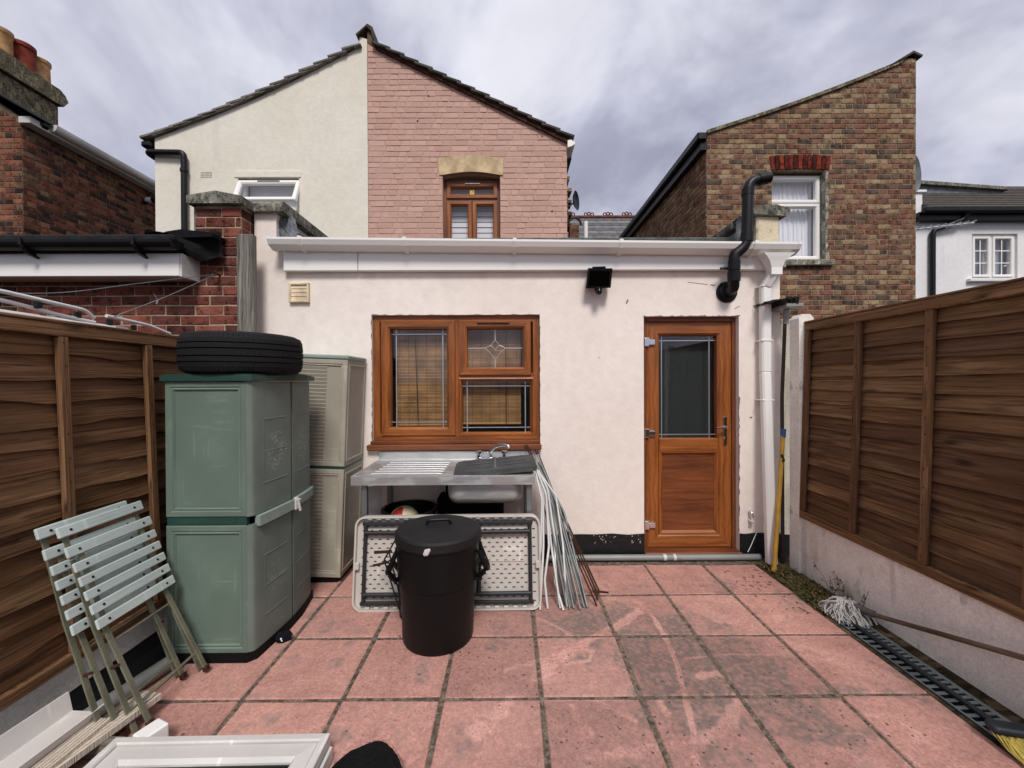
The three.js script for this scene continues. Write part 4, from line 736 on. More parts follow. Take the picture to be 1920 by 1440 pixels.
// ------------------------------------------------------------------ two storey pair behind the extension
const ZH = -5.7, ZB = -10.5;
function verge(roof, xa, ya, xb, yb, z, n, mat, sag = 0) {      // a stepped line of roof tiles along a gable
  const ang = Math.atan2(yb - ya, xb - xa), L = Math.hypot(xb - xa, yb - ya) / n;
  for (let i = 0; i < n; i++) {
    const t = (i + 0.5) / n, x = mix(xa, xb, t), y = mix(ya, yb, t) - Math.sin(t * Math.PI) * sag, slip = ya < yb ? 0.1 : -0.1;
    const g = chamfer(L * 1.24, 0.03, 0.42, 0.004, 0.008); g.rotateZ(ang - slip * 1.1); g.translate(x, y + 0.012, z - 0.15); part(roof, 'tile', triUV(g), mat);
  }
}
{
  const h = thing('rendered_house', 'tall cream rendered house gable with grey tiled slope', 'building');
  const xl = -4.81, xr = -1.922, sagY = (t) => Math.sin(t * Math.PI) * 0.07, edge = []; for (let i = 0; i <= 12; i++) { const t = i / 12; edge.push([mix(xr - 0.115, xl, t), mix(5.98, 4.76, t) - sagY(t)]); }
  part(h, 'wall', [extr([[xl, -0.06], [xr, -0.06], [xr, 6.1], [xr - 0.1, 6.13], [xr - 0.113, 6.0], ...edge], ZH - 0.25, ZH, [rect(-3.69, -2.86, 3.42, 4.22)]), box(xl, xl + 0.2, -0.06, 4.7, ZB, ZH - 0.251), box(xl, xr, -0.06, 4.7, ZB - 0.2, ZB)], M.cream);
  const r = part(h, 'roof', extr([[xl - 0.02, 4.6], [xr, 4.6], [xr, 5.98], [xr - 0.115, 5.94], ...edge.map(([x, y]) => [x, y - 0.04]).slice(1)], ZB, ZH - 0.253), M.roofTile);
  verge(r, xl - 0.13, 4.735, xr - 0.1, 6.0, ZH, 15, M.roofTile, 0.07);
  part(r, 'undercloak', (() => { const p = edge.map(([x, y]) => [x, y + 0.002]), q = edge.map(([x, y]) => [x, y + 0.024]).reverse(); return extr([...p, ...q], ZH - 0.2, ZH + 0.05); })(), M.weathered);
  part(r, 'roof_vent', [box(-3.48, -3.2, 5.535, 5.59, -6.5, -6.0, 0.006), box(-3.46, -3.4, 5.45, 5.535, -6.3, -6.2, 0.004)], M.iron);
  part(h, 'eaves_gutter', box(xl - 0.15, xl - 0.02, 4.62, 4.70, ZB, ZH + 0.06, 0.02), M.blackPlastic);
  const dp = part(h, 'drainpipe', sweep(bend([[-4.9, 4.545, ZH - 0.4], [-4.88, 4.545, ZH + 0.05], [-4.37, 4.53, ZH + 0.06], [-4.375, 2.4, ZH + 0.06]], 0.07, 8), 0.038, 14), M.blackPlastic, 'black drainpipe turning down the cream gable');
  part(dp, 'collar', rod([-4.371, 4.27, ZH + 0.06], [-4.371, 4.31, ZH + 0.06], 0.048, 14), M.blackPlastic);
  part(h, 'air_brick', [...Array(4)].flatMap((_, j) => [...Array(9)].map((__, i) => box(-4.19 + i * 0.0175, -4.19 + i * 0.0175 + 0.009, 4.222 + j * 0.022, 4.234 + j * 0.022, ZH + 0.0005, ZH + 0.002))), M.mortarDark, 'perforated air brick face', 'stuff');
  part(h, 'lintel', box(-3.73, -2.83, 4.222, 4.31, ZH - 0.02, ZH + 0.012, 0.004), M.cream);
  const w = part(h, 'window', [ring(-3.69, -2.86, 3.42, 4.22, [[0, ZH - 0.14], [0, ZH - 0.06], [0.045, ZH - 0.06], [0.045, ZH - 0.14]]), box(-3.65, -2.9, 3.8, 3.845, ZH - 0.139, ZH - 0.061)], M.upvc, 'white window with its top light propped open');
  const s = ring(-0.425, 0.425, -0.36, 0, sashLoops(0.06, -0.05, 0.0)); const gl = box(-0.37, 0.37, -0.305, -0.055, -0.03, -0.026), ve = box(-0.15, 0.15, -0.035, -0.02, 0.0005, 0.006);
  for (const g of [s, gl, ve]) { g.rotateX(-0.42); g.translate(-3.275, 4.2, ZH - 0.015); }
  part(w, 'open_sash', s, M.upvc); part(w, 'pane', gl, M.glass); part(w, 'trickle_vent', ve, M.black);
  part(w, 'lower_pane', box(-3.645, -2.905, 3.465, 3.8, ZH - 0.1, ZH - 0.096), M.glass);
  part(w, 'curtain', box(-3.66, -2.88, 3.42, 4.2, ZH - 0.23, ZH - 0.22), M.net);
}
{
  const h = thing('painted_brick_house', 'pink painted brick house gable with brown upstairs window', 'building');
  const xl = -1.918, xr = 0.797, op = [-0.905, -0.118, 3.3, 4.27], slope = (x) => mix(6.0, 4.725, (x - (xl + 0.12)) / (xr - xl - 0.12));
  const arc = []; for (let i = 0; i <= 8; i++) { const t = i / 8; arc.push([mix(op[1], op[0], t), 4.25 + Math.sin(t * Math.PI) * 0.045]); }
  const wall = part(h, 'wall', [extr([[xl, -0.06], [xr, -0.06], [xr, 4.72], [xl + 0.12, 5.99], [xl, 6.06]], ZH - 0.25, ZH - 0.004, [[[op[0], op[2]], [op[1], op[2]], ...arc]]), box(xr - 0.2, xr, -0.06, 4.7, ZB, ZH - 0.251), box(xl, xr, -0.06, 4.7, ZB - 0.2, ZB)], M.pink);
  const pinks = [0xd0aa9c, 0xcda799, 0xd3ad9f, 0xcca597].map((c) => std(c, 0.75, { map: T.render, bumpMap: T.paintBump, bumpScale: 0.003 }));
  layBricks(wall, { at: [0, 0, ZH - 0.004], y0: 3.15, y1: 6.02, mats: pinks, tints: tintMat(pinks[0]), spans: { start: xl, end: xr, at: (v) => { const e = v > 4.7 ? Math.min(xr, xl + 0.12 + (5.985 - v) / (5.99 - 4.72) * (xr - xl - 0.12)) : xr; if (v > op[2] && v < 4.25) return [[xl, op[0]], [op[1], e]]; if (v >= 4.25 && v < 4.49) return [[xl, -0.975], [-0.09, e]]; return [[xl, e]]; } }, pattern: garden, proud: 0.0055, cham: 0.0035, gap: 0.0085, uneven: 0.0016, tiltMax: 0.005 });
  const r = part(h, 'roof', extr([[xl, 4.6], [xr + 0.1, 4.6], [xr + 0.1, 4.66], [xl + 0.12, 5.95], [xl, 5.99]], ZB, ZH - 0.253), M.roofTileDark);
  verge(r, xl + 0.11, 6.0, xr + 0.06, 4.72, ZH + 0.02, 14, M.roofTileDark);
  part(r, 'bargeboard', extr([[xl + 0.12, 5.95], [xr + 0.03, 4.66], [xr + 0.03, 4.715], [xl + 0.12, 6.01]], ZH - 0.05, ZH + 0.04), M.rust);
  part(r, 'ridge_tile', extr([[-2.06, 6.13], [-1.9, 6.27], [-1.83, 6.225], [-1.76, 6.0], [-1.79, 5.985], [-1.855, 6.18], [-1.915, 6.235], [-2.05, 6.11]], ZB, ZH + 0.05), M.roofTileDark);
  part(r, 'mortar_bed', extr([[-1.915, 6.06], [-1.8, 5.98], [-1.85, 6.16], [-1.91, 6.21]], ZH - 0.1, ZH + 0.01), M.mortarDark);
  part(h, 'eaves_gutter', extr([[0.8, 4.69], [0.845, 4.7], [0.905, 4.66], [0.895, 4.64], [0.85, 4.61], [0.8, 4.6]], -9.5, ZH + 0.06), M.upvc, 'white eaves gutter end');
  part(h, 'lintel', (() => { const p = [[-0.945, 4.25], ...[...arc].reverse().map(([x, y]) => [x, y]), [-0.08, 4.25], [-0.075, 4.47]]; for (let i = 0; i <= 8; i++) { const t = i / 8; p.push([mix(-0.095, -0.965, t), 4.475 + Math.sin(t * Math.PI) * 0.035]); } return extr(p, ZH - 0.05, ZH + 0.012); })(), std(0xdcc39c, 0.9, { map: T.mottle, bumpMap: T.grit, bumpScale: 0.004 }), 'flat arched sandy stone lintel');
  const zf = ZH - 0.12, w = part(h, 'window', [ring(op[0], op[1], op[2], 4.235, [[0, zf - 0.06], [0, zf], [0.045, zf], [0.045, zf - 0.06]]), box(op[0] + 0.04, op[1] - 0.04, 3.945, 3.985, zf - 0.059, zf - 0.001)], M.oakDark, 'golden brown upstairs window with striped blind');
  for (const [a, b, c, d] of [[-0.865, -0.158, 3.98, 4.195], [-0.865, -0.513, 3.33, 3.95], [-0.51, -0.158, 3.33, 3.95]]) { part(w, 'sash', ring(a, b, c, d, sashLoops(0.062, zf - 0.05, zf + 0.02)), M.oak); part(w, 'pane', box(a + 0.058, b - 0.058, c + 0.058, d - 0.058, zf - 0.024, zf - 0.021), M.glass); }
  part(w, 'trickle_vent', rbox(-0.61, -0.4, 4.172, 4.186, zf + 0.02, zf + 0.035, 0.004), M.upvcWorn);
  part(w, 'sticker', box(-0.545, -0.485, 4.045, 4.112, zf - 0.02, zf - 0.0185), M.sticker, 'small yellow sticker on the top light');
  part(w, 'sticker_mark', [box(-0.53, -0.5, 4.08, 4.085, zf - 0.0184, zf - 0.0178), box(-0.512, -0.503, 4.085, 4.094, zf - 0.0184, zf - 0.0178)], M.black);
  for (let i = 0; i < 12; i++) { const y = 3.32 + i * 0.078; part(w, 'blind_fold', box(-0.85, -0.17, y, y + 0.066, zf - 0.135 - (i % 2) * 0.004, zf - 0.128 - (i % 2) * 0.004, 0.003), M.net); }
  part(w, 'blind_back', box(-0.87, -0.15, 3.3, 4.24, zf - 0.16, zf - 0.15), std(0x9aa0aa, 0.9));
  const cab = part(h, 'nail_hole', [[0.58, 3.75], [-1.25, 4.98], [-1.1, 5.32], [0.45, 4.77]].map(([x, y]) => box(x, x + 0.022, y, y + 0.016, ZH + 0.004, ZH + 0.009, 0.002)), M.rust);
}
// ------------------------------------------------------------------ brick house on the right
const stock = brickSet([0x836350, 0x7b5a49, 0x917359, 0x987f63, 0x70574a, 0x5e5046, 0x825a4a, 0xa08a6d, 0x685848, 0x875f4c]);
{
  const Z = -6.2, h = thing('brick_house', 'stock brick house with lean-to gable and white window on the right', 'building');
  const xl = 2.952, xr = 6.085, op = [3.925, 4.735, 3.24, 4.56], top = (x) => mix(5.1, 6.16, (x - xl) / (xr - xl - 0.2)) - Math.sin(clamp((x - xl) / (xr - xl)) * Math.PI) * 0.05;
  const edge = []; for (let i = 0; i <= 12; i++) { const x = mix(xr - 0.22, xl, i / 12); edge.push([x, top(x)]); }
  const wall = part(h, 'wall', [extr([[xl, -0.06], [xr, -0.06], [xr, 6.22], [xr - 0.2, 6.22], ...edge], Z - 0.25, Z, [rect(...op)]), box(xl, xl + 0.25, -0.06, 5.08, -11.5, Z - 0.252), box(xr - 0.25, xr, -0.06, 5.4, -11.5, Z - 0.252), box(xl, xr, -0.06, 5.08, -11.8, -11.502)], M.mortar);
  const pick = (x, y, L) => { const r = rnd(), pale = 0.35 + 0.5 * smooth(3.7, 4.6, y) + (y < 3.2 && x > 4.6 ? 0.8 * smooth(0.4, 0.6, vnoise(x * 3 + 5, y * 5)) : 0); if (r < 0.06) return 5; if (r < 0.12) return 8; return r < 0.12 + 0.5 * clamp(pale) ? [2, 3, 7, 3][Math.floor(rnd() * 4)] : [0, 1, 6, 4, 9, 0, 6][Math.floor(rnd() * 7)]; };
  layBricks(wall, { at: [0, 0, Z], y0: 2.1, y1: 6.225, mats: stock, pick, tints: tintMat(stock[0]), spans: { start: xl, end: xr, at: (v) => { let a = xl; if (v > 5.08) { a = xl + (v + 0.02 - 5.1) / 1.06 * (xr - xl - 0.2); a = Math.min(a, xr - 0.2); } if (v > 3.12 && v < op[3]) return [[a, op[0]], [op[1], xr]]; if (v >= op[3] && v < 4.79) return [[a, 3.9], [4.79, xr]]; return [[a, xr]]; } }, pattern: flemish });
  layBricks(wall, { at: [xl, 0, Z], turn: -Math.PI / 2, y0: 3.2, y1: 5.05, mats: stock, pick: () => [2, 3, 0, 3, 4, 2][Math.floor(rnd() * 6)], tints: tintMat(stock[0]), limit: 0, spans: { start: -5.3, end: 0, at: () => [[-5.3, -0.004]] }, pattern: flemish });
  // soldier arch
  const arch = brickSet([0x7a3024, 0x5a2620, 0x8f3c26, 0x4a2420]); for (let i = 0; i < 13; i++) { const t = (i + 0.5) / 13 - 0.5, g = chamfer(0.06, 0.215, 0.05, 0.004, 0.004); g.rotateZ(-t * 0.3); g.translate(4.345 + t * 0.9, 4.665 + Math.cos(t * 3) * 0.02, Z - 0.008); part(wall, 'arch_brick', triUV(g, true), arch[(i * 7) % 4]); }
  for (let i = 0; i < 6; i++) { const g = chamfer(0.064, 0.21, 0.05, 0.004, 0.004); g.translate(4.72 + i * 0.077 - 0.13, 2.02, Z - 0.012); part(wall, 'arch_brick', triUV(g, true), arch[i % 3]); }
  const roof = part(h, 'roof', extr([[xl - 0.1, 5.02], [xl + 0.1, 4.95], [xr, 4.95], [xr, 6.15], ...edge.map(([x, y]) => [x, y - 0.03])], -11.5, Z - 0.254), M.roofTileDark);
  part(roof, 'verge', extr([...edge.map(([x, y]) => [x, y + 0.002]), ...[...edge].reverse().map(([x, y]) => [x, y + 0.05])], Z - 0.3, Z + 0.035), M.stackRender);
  part(roof, 'ridge_tile', extr([[xr - 0.42, 6.1], [xr - 0.08, 6.305], [xr + 0.06, 6.24], [xr + 0.05, 6.215], [xr - 0.08, 6.27], [xr - 0.2, 6.2]], -11.5, Z + 0.05), M.roofTileDark);
  part(h, 'eaves_gutter', [box(xl - 0.17, xl - 0.02, 4.98, 5.1, -11.5, Z + 0.07, 0.02), box(xl - 0.1, xl, 4.86, 4.98, -11.5, Z + 0.02)], M.blackPlastic, 'black eaves gutter running back along the side wall');
  const zf = Z - 0.1, w = part(h, 'window', [ring(op[0] - 0.03, op[1] - 0.012, op[2], op[3] - 0.03, [[0, zf - 0.06], [0, zf], [0.03, zf], [0.03, zf - 0.06]]), box(op[0], op[1] - 0.024, 4.085, 4.125, zf - 0.059, zf - 0.001)], M.upvc, 'white two light window with net curtains');
  for (const [c, d] of [[4.11, 4.51], [3.255, 4.1]]) { part(w, 'sash', ring(op[0] - 0.01, op[1] - 0.03, c, d, sashLoops(0.055, zf - 0.05, zf + 0.02)), M.upvc); part(w, 'pane', box(op[0] + 0.04, op[1] - 0.08, c + 0.05, d - 0.05, zf - 0.022, zf - 0.019), M.glass); }
  const nc = []; { const a = [], b = []; for (let i = 0; i <= 90; i++) { const x = mix(op[0] + 0.02, op[1] - 0.05, i / 90), z = zf - 0.14 + 0.012 * Math.sin(i * 0.75 + fbm(i * 0.2, 3, 256, 256, 2) * 5); a.push([x, z]); b.push([x, z - 0.003]); } nc.push(plan([...a, ...b.reverse()], 3.25, 4.55)); }
  part(w, 'net_curtain', nc, M.net);
  part(w, 'room_back', box(op[0] - 0.2, op[1] + 0.1, 3.1, 4.7, zf - 0.6, zf - 0.58), M.roomWall);
  part(h, 'reveal', (() => { const p = [[op[1] + 0.002, 3.24]]; for (let i = 0; i <= 26; i++) p.push([op[1] + 0.004 + Math.max(0, fbm(i * 1.3, 9, 256, 256, 3) - 0.25) * 0.09, mix(3.24, 4.56, i / 26)]); p.push([op[1] - 0.012, 4.56], [op[1] - 0.012, 3.24]); return extr(p, Z - 0.1, Z + 0.009); })(), std(0xe2ddd4, 0.9, { map: T.lichen, bumpMap: T.grit, bumpScale: 0.01 }), 'flaking grey cement reveal beside the window');
  part(h, 'sill', box(op[0] - 0.12, op[1] + 0.09, 3.13, 3.215, Z - 0.12, Z + 0.07, 0.01, false, 0.01), std(0xe2dcd0, 0.9, { map: T.lichen, bumpMap: T.grit, bumpScale: 0.012 }), 'flaking stone window sill');
}
{
  const d = thing('satellite_dish', 'grey satellite dish peeking out from the right edge of brick house', 'satellite dish', [6.46, 4.72, -6.6]);
  part(d, 'dish', (() => { const g = lathe([[0, 0.1], [0.12, 0.085], [0.24, 0.03], [0.29, 0], [0.285, -0.008], [0.12, 0.073], [0, 0.088]], 32, 1.2); g.rotateX(-Math.PI / 2); g.scale(0.85, 1, 1); g.rotateY(0.5); return g; })(), M.galv);
  part(d, 'arm', [rod([0, 0, -0.05], [-0.3, -0.15, 0.1], 0.02), rod([-0.4, -0.25, 0.12], [-0.3, -0.12, 0.1], 0.02)], M.iron);
  const a = thing('tv_aerial', 'silver television aerial pointing right from the brick house edge', 'aerial', [8.9, 4.7, -9]);
  part(a, 'boom', rod([-0.6, -0.06, 0], [1.2, 0.13, 0], 0.02), M.lead);
  for (let i = 0; i < 9; i++) part(a, 'element', rod([-0.2 + i * 0.16, -0.01 + i * 0.017, -0.16], [-0.2 + i * 0.16, -0.01 + i * 0.017, 0.16], 0.009, 6), M.lead);
  part(a, 'reflector', [rod([-0.3, 0.4, 0], [-0.05, 0.25, 0], 0.012), rod([-0.3, 0.15, 0], [-0.05, 0.3, 0], 0.012), rod([-0.3, -0.1, 0], [-0.12, -0.45, 0], 0.012), rod([-0.45, -0.2, 0], [0, 0.15, 0], 0.012)], M.iron);
}
// ------------------------------------------------------------------ white house far right
{
  const h = thing('white_house', 'white rendered house with dark tiled roof at the right edge', 'building'), Z = -11, op = [12.3, 13.52, 4.1, 5.3];
  part(h, 'wall', [extr([[9.6, -0.06], [19, -0.06], [19, 5.72], [9.6, 5.72]], Z - 0.25, Z, [rect(...op)]), box(9.6, 9.85, -0.06, 5.7, -18, Z - 0.252), box(18.75, 19, -0.06, 5.7, -18, Z - 0.252), box(9.6, 19, -0.06, 5.7, -18.2, -18)], M.whiteRender);
  part(h, 'parapet', [box(9.9, 10.93, 5.72, 6.36, Z - 0.5, Z + 0.05, 0.01), box(9.8, 11.0, 6.361, 6.43, Z - 0.55, Z + 0.1, 0.01)], M.whiteRender);
  const r = part(h, 'roof', side([[Z + 0.3, 5.9], [-13.5, 7.72], [-18, 5.9], [-18, 5.8], [Z - 0.26, 5.8]], 10.9, 19), M.roofTileDark);
  for (let i = 0; i < 11; i++) { const g = chamfer(8.4, 0.035, 0.27, 0.008, 0.004); g.rotateX(0.5); g.translate(15.15, 5.93 + i * 0.149, Z + 0.24 - i * 0.229); part(r, 'tile_course', triUV(g), M.roofTileDark); }
  part(r, 'upstand', [extr([[12.2, 6.9], [14.6, 6.8], [14.62, 7.02], [12.2, 7.2]], -12.6, -12.3)], M.leadSheet); part(r, 'upstand_coping', extr([[12.0, 7.21], [14.75, 7.02], [14.8, 7.1], [12.0, 7.31]], -12.7, -12.2), M.coping);
  part(h, 'gutter', [box(10.7, 19, 5.74, 5.9, Z + 0.22, Z + 0.36, 0.04), box(10.7, 19, 5.6, 5.8, Z + 0.002, Z + 0.2)], M.blackPlastic);
  part(h, 'downpipe', sweep(bend([[11.9, 5.74, Z + 0.26], [11.85, 5.6, Z + 0.2], [11.17, 5.35, Z + 0.08], [11.17, 2.2, Z + 0.08]], 0.1), 0.06, 12), M.blackPlastic);
  const w = part(h, 'window', [ring(op[0], op[1], op[2], op[3], [[0, Z - 0.15], [0, Z - 0.06], [0.07, Z - 0.06], [0.07, Z - 0.15]]), box(12.83, 12.91, 4.15, 5.25, Z - 0.149, Z - 0.061)], M.upvc, 'white cottage window with glazing bars');
  for (const [a, b] of [[12.36, 12.84], [12.9, 13.46]]) {
    part(w, 'sash', ring(a, b, 4.16, 5.24, sashLoops(0.07, Z - 0.13, Z - 0.03)), M.upvc);
    const m = (a + b) / 2; for (let i = 0; i < 3; i++) for (const [s, e] of [[a + 0.06, m], [m, b - 0.06]]) part(w, 'pane', box(s, e - 0.004, 4.22 + i * 0.322, 4.22 + (i + 1) * 0.322 - 0.004, Z - 0.09, Z - 0.084), M.glass);
    part(w, 'glazing_bar', [box(m - 0.014, m + 0.01, 4.22, 5.18, Z - 0.08, Z - 0.07), box(a + 0.065, b - 0.065, 4.53, 4.555, Z - 0.0835, Z - 0.0725), box(a + 0.065, b - 0.065, 4.855, 4.88, Z - 0.0835, Z - 0.0725)], M.upvc);
  }
  part(w, 'net_curtain', box(12.3, 13.52, 4.1, 5.3, Z - 0.32, Z - 0.31), std(0xa8adb8, 0.95)); part(w, 'sill', box(12.15, 13.6, 4.02, 4.1, Z - 0.1, Z + 0.1, 0.01), M.whiteRender);
}
// ------------------------------------------------------------------ left brick house and its chimney
{
  const h = thing('brick_house', 'long red brick house side with white gutter at the upper left', 'building'), X = -6.63, Z = -5.72;
  const wall = part(h, 'wall', [box(-11, X, -0.06, 5.05, Z - 0.25, Z), box(X - 0.25, X, -0.06, 5.05, -12, Z - 0.252), extr([[-11, 5.05], [X, 5.05], [-8.2, 6.1], [-11, 6.6]], Z - 0.25, Z), box(-11, X - 0.26, -0.06, 5.04, -12.2, -12)], M.mortarDark);
  const mats = brickSet([0x7c4d3b, 0x865440, 0x6a4436, 0x563c32, 0x8f6048, 0x43332d, 0x7a604a]);
  layBricks(wall, { at: [X, 0, Z], turn: Math.PI / 2, y0: 3.2, y1: 5.05, mats, tints: tintMat(mats[0]), spans: { start: 0, end: 2.6, at: () => [[0.004, 2.6]] }, pattern: flemish, limit: 250 });
  layBricks(wall, { at: [0, 0, Z], y0: 3.2, y1: 5.3, mats, tints: tintMat(mats[0]), spans: { start: -7.6, end: X, at: (v) => [[-7.6, v > 5 ? X - (v - 5) * 1.4 : X]] }, pattern: flemish, limit: 50 });
  part(h, 'roof', extr([[X + 0.22, 5.06], [X + 0.2, 5.085], [-8.2, 6.125], [-11, 6.65], [-11, 6.61], [-8.2, 6.085]], -12, Z + 0.12), M.feltBlack);
  part(h, 'soffit', box(X, X + 0.16, 4.96, 5.05, -12, Z + 0.04, 0.004), M.upvcWorn);
  part(h, 'gutter', (() => { const p = []; for (let i = 0; i <= 8; i++) { const a = Math.PI + i / 8 * Math.PI; p.push([X + 0.19 + Math.cos(a) * 0.075, 5.06 + Math.sin(a) * 0.08]); } p.push([X + 0.265, 5.075], [X + 0.115, 5.075]); return extr(p, -12, Z - 0.2); })(), M.upvcWorn);
  part(h, 'gutter_end', box(X + 0.1, X + 0.2, 4.98, 5.08, Z - 0.19, Z - 0.08, 0.03), M.blackPlastic);
  const c = thing('security_camera', 'small white security camera on the left brick house wall', 'camera', [-6.63, 4.75, -7.6]);
  part(c, 'body', (() => { const g = lathe([[0, 0], [0.045, 0], [0.05, 0.02], [0.05, 0.16], [0.04, 0.19], [0, 0.19]], 20); g.rotateZ(-Math.PI / 2); g.translate(0.06, 0, 0); return g; })(), M.upvc);
  part(c, 'hood', (() => { const g = lathe([[0, 0], [0.055, 0], [0.055, 0.1], [0, 0.1]], 20); g.rotateZ(-Math.PI / 2); g.translate(0.18, 0, 0.005); return g; })(), M.blackPlastic); part(c, 'bracket', [box(0, 0.02, -0.08, 0.04, -0.05, 0.05, 0.006), rod([0.01, -0.05, 0], [0.1, -0.04, 0], 0.025)], M.blackPlastic);
  const s = thing('chimney_stack', 'soot dark rendered chimney stack with three clay pots', 'chimney');
  part(s, 'stack', [box(-10.1, -9.0, 0, 6.98, -8.42, -5.4, 0.03), side([[-5.3, 6.98], [-8.43, 6.98], [-8.52, 7.12], [-8.46, 7.22], [-8.36, 7.28], [-5.3, 7.28]], -10.2, -8.92), side([[-5.3, 7.28], [-8.33, 7.28], [-8.26, 7.38], [-8.12, 7.43], [-5.3, 7.46]], -10.0, -9.08)], M.stackRender);
  for (const [z, m, hgt, r] of [[-7.66, M.terracotta, 0.5, 0.16], [-8.0, M.terracottaRed, 0.5, 0.18], [-8.3, M.terracotta, 0.44, 0.15]]) part(s, 'chimney_pot', (() => { const g = lathe([[r * 0.8, 0], [r * 1.0, 0.02], [r * 0.94, hgt * 0.8], [r * 1.06, hgt * 0.86], [r * 1.06, hgt], [r * 0.8, hgt], [r * 0.78, 0.1]], 28); g.translate(-9.25, 7.36, z); return triUV(g); })(), m);
}
// ------------------------------------------------------------------ terrace roof seen in the gap
{
  const h = thing('slate_roofed_terrace', 'distant terrace with grey slate roof and red crested ridge', 'building'), Z = -13;
  part(h, 'wall', [box(0.3, 9.5, -0.06, 4.6, Z - 6, Z + 1.6)], M.mortarDark);
  const r = part(h, 'roof', side([[Z + 1.7, 4.6], [Z, 6.5], [Z - 2, 4.6]], 0.2, 9.6), M.slateDark), mats = [M.slate, M.slateDark];
  for (let i = 0; i < 16; i++) { const y = 4.66 + i * 0.115, z = Z + 1.66 - i * 0.103, g = chamfer(9.4, 0.02, 0.2, 0.003, 0.004); g.rotateX(0.84 - 0.05); g.translate(4.9, y + 0.05, z); part(r, 'slate_course', triUV(g), mats[i % 2]); }
  part(r, 'ridge', box(0.2, 9.6, 6.48, 6.58, Z - 0.1, Z + 0.1, 0.03), M.ridgeRed);
  for (let i = 0; i < 9; i++) for (let k = -1; k <= 1; k++) part(r, 'ridge_crest', (() => { const g = new THREE.TorusGeometry(0.045, 0.018, 6, 12); g.translate(1.9 + i * 0.59 + k * 0.1, 6.62 + (k ? 0 : 0.02), Z + 0.05); return clean(g); })(), M.ridgeRed);
  const c = thing('toothed_brick_chimney', 'narrow toothed brick chimney side against the pink house', 'chimney');
  for (let i = 0; i < 13; i++) part(c, 'brick_course', box(0.8, 1.14 + (i % 3 === 0 ? 0.07 : 0) - (i > 9 ? 0.04 : 0), 4.4 + i * 0.075, 4.468 + i * 0.075, -8.3, -8, 0.005, false, 0.01), stock[[0, 4, 2, 5, 3][i % 5]]);
  part(c, 'shaft', box(0.7, 1.1, -0.05, 4.4, -8.3, -8.0), M.mortarDark);
  const p = thing('brick_vent_stack', 'small arched brick vent stack beyond the flat roof', 'chimney'); part(p, 'shaft', box(1.16, 1.34, -0.05, 4.42, -8.15, -7.95, 0.006), stock[1]); part(p, 'arch', sweep([...Array(11)].map((_, i) => V(1.25 + Math.cos(Math.PI * i / 10) * 0.12, 4.4 + Math.sin(Math.PI * i / 10) * 0.14, -7.92)), 0.02, 6), M.blackPlastic);
  const w = thing('white_vent_pipe', 'short white vent pipe standing by the slate roof', 'pipe'); part(w, 'pipe', rod([1.44, -0.05, -7.8], [1.44, 4.42, -7.8], 0.04, 12), M.upvc);
  const d = thing('satellite_dish', 'small black satellite dish beside the pink house edge', 'satellite dish', [1.3, 4.9, -8]); part(d, 'dish', (() => { const g = lathe([[0, 0.06], [0.12, 0.04], [0.18, 0], [0.12, 0.03], [0, 0.05]], 24, 1.2); g.rotateX(-Math.PI / 2); g.rotateY(1.1); return g; })(), M.iron); part(d, 'arm', rod([-0.15, -0.12, 0], [0, 0, 0], 0.014), M.iron);
}

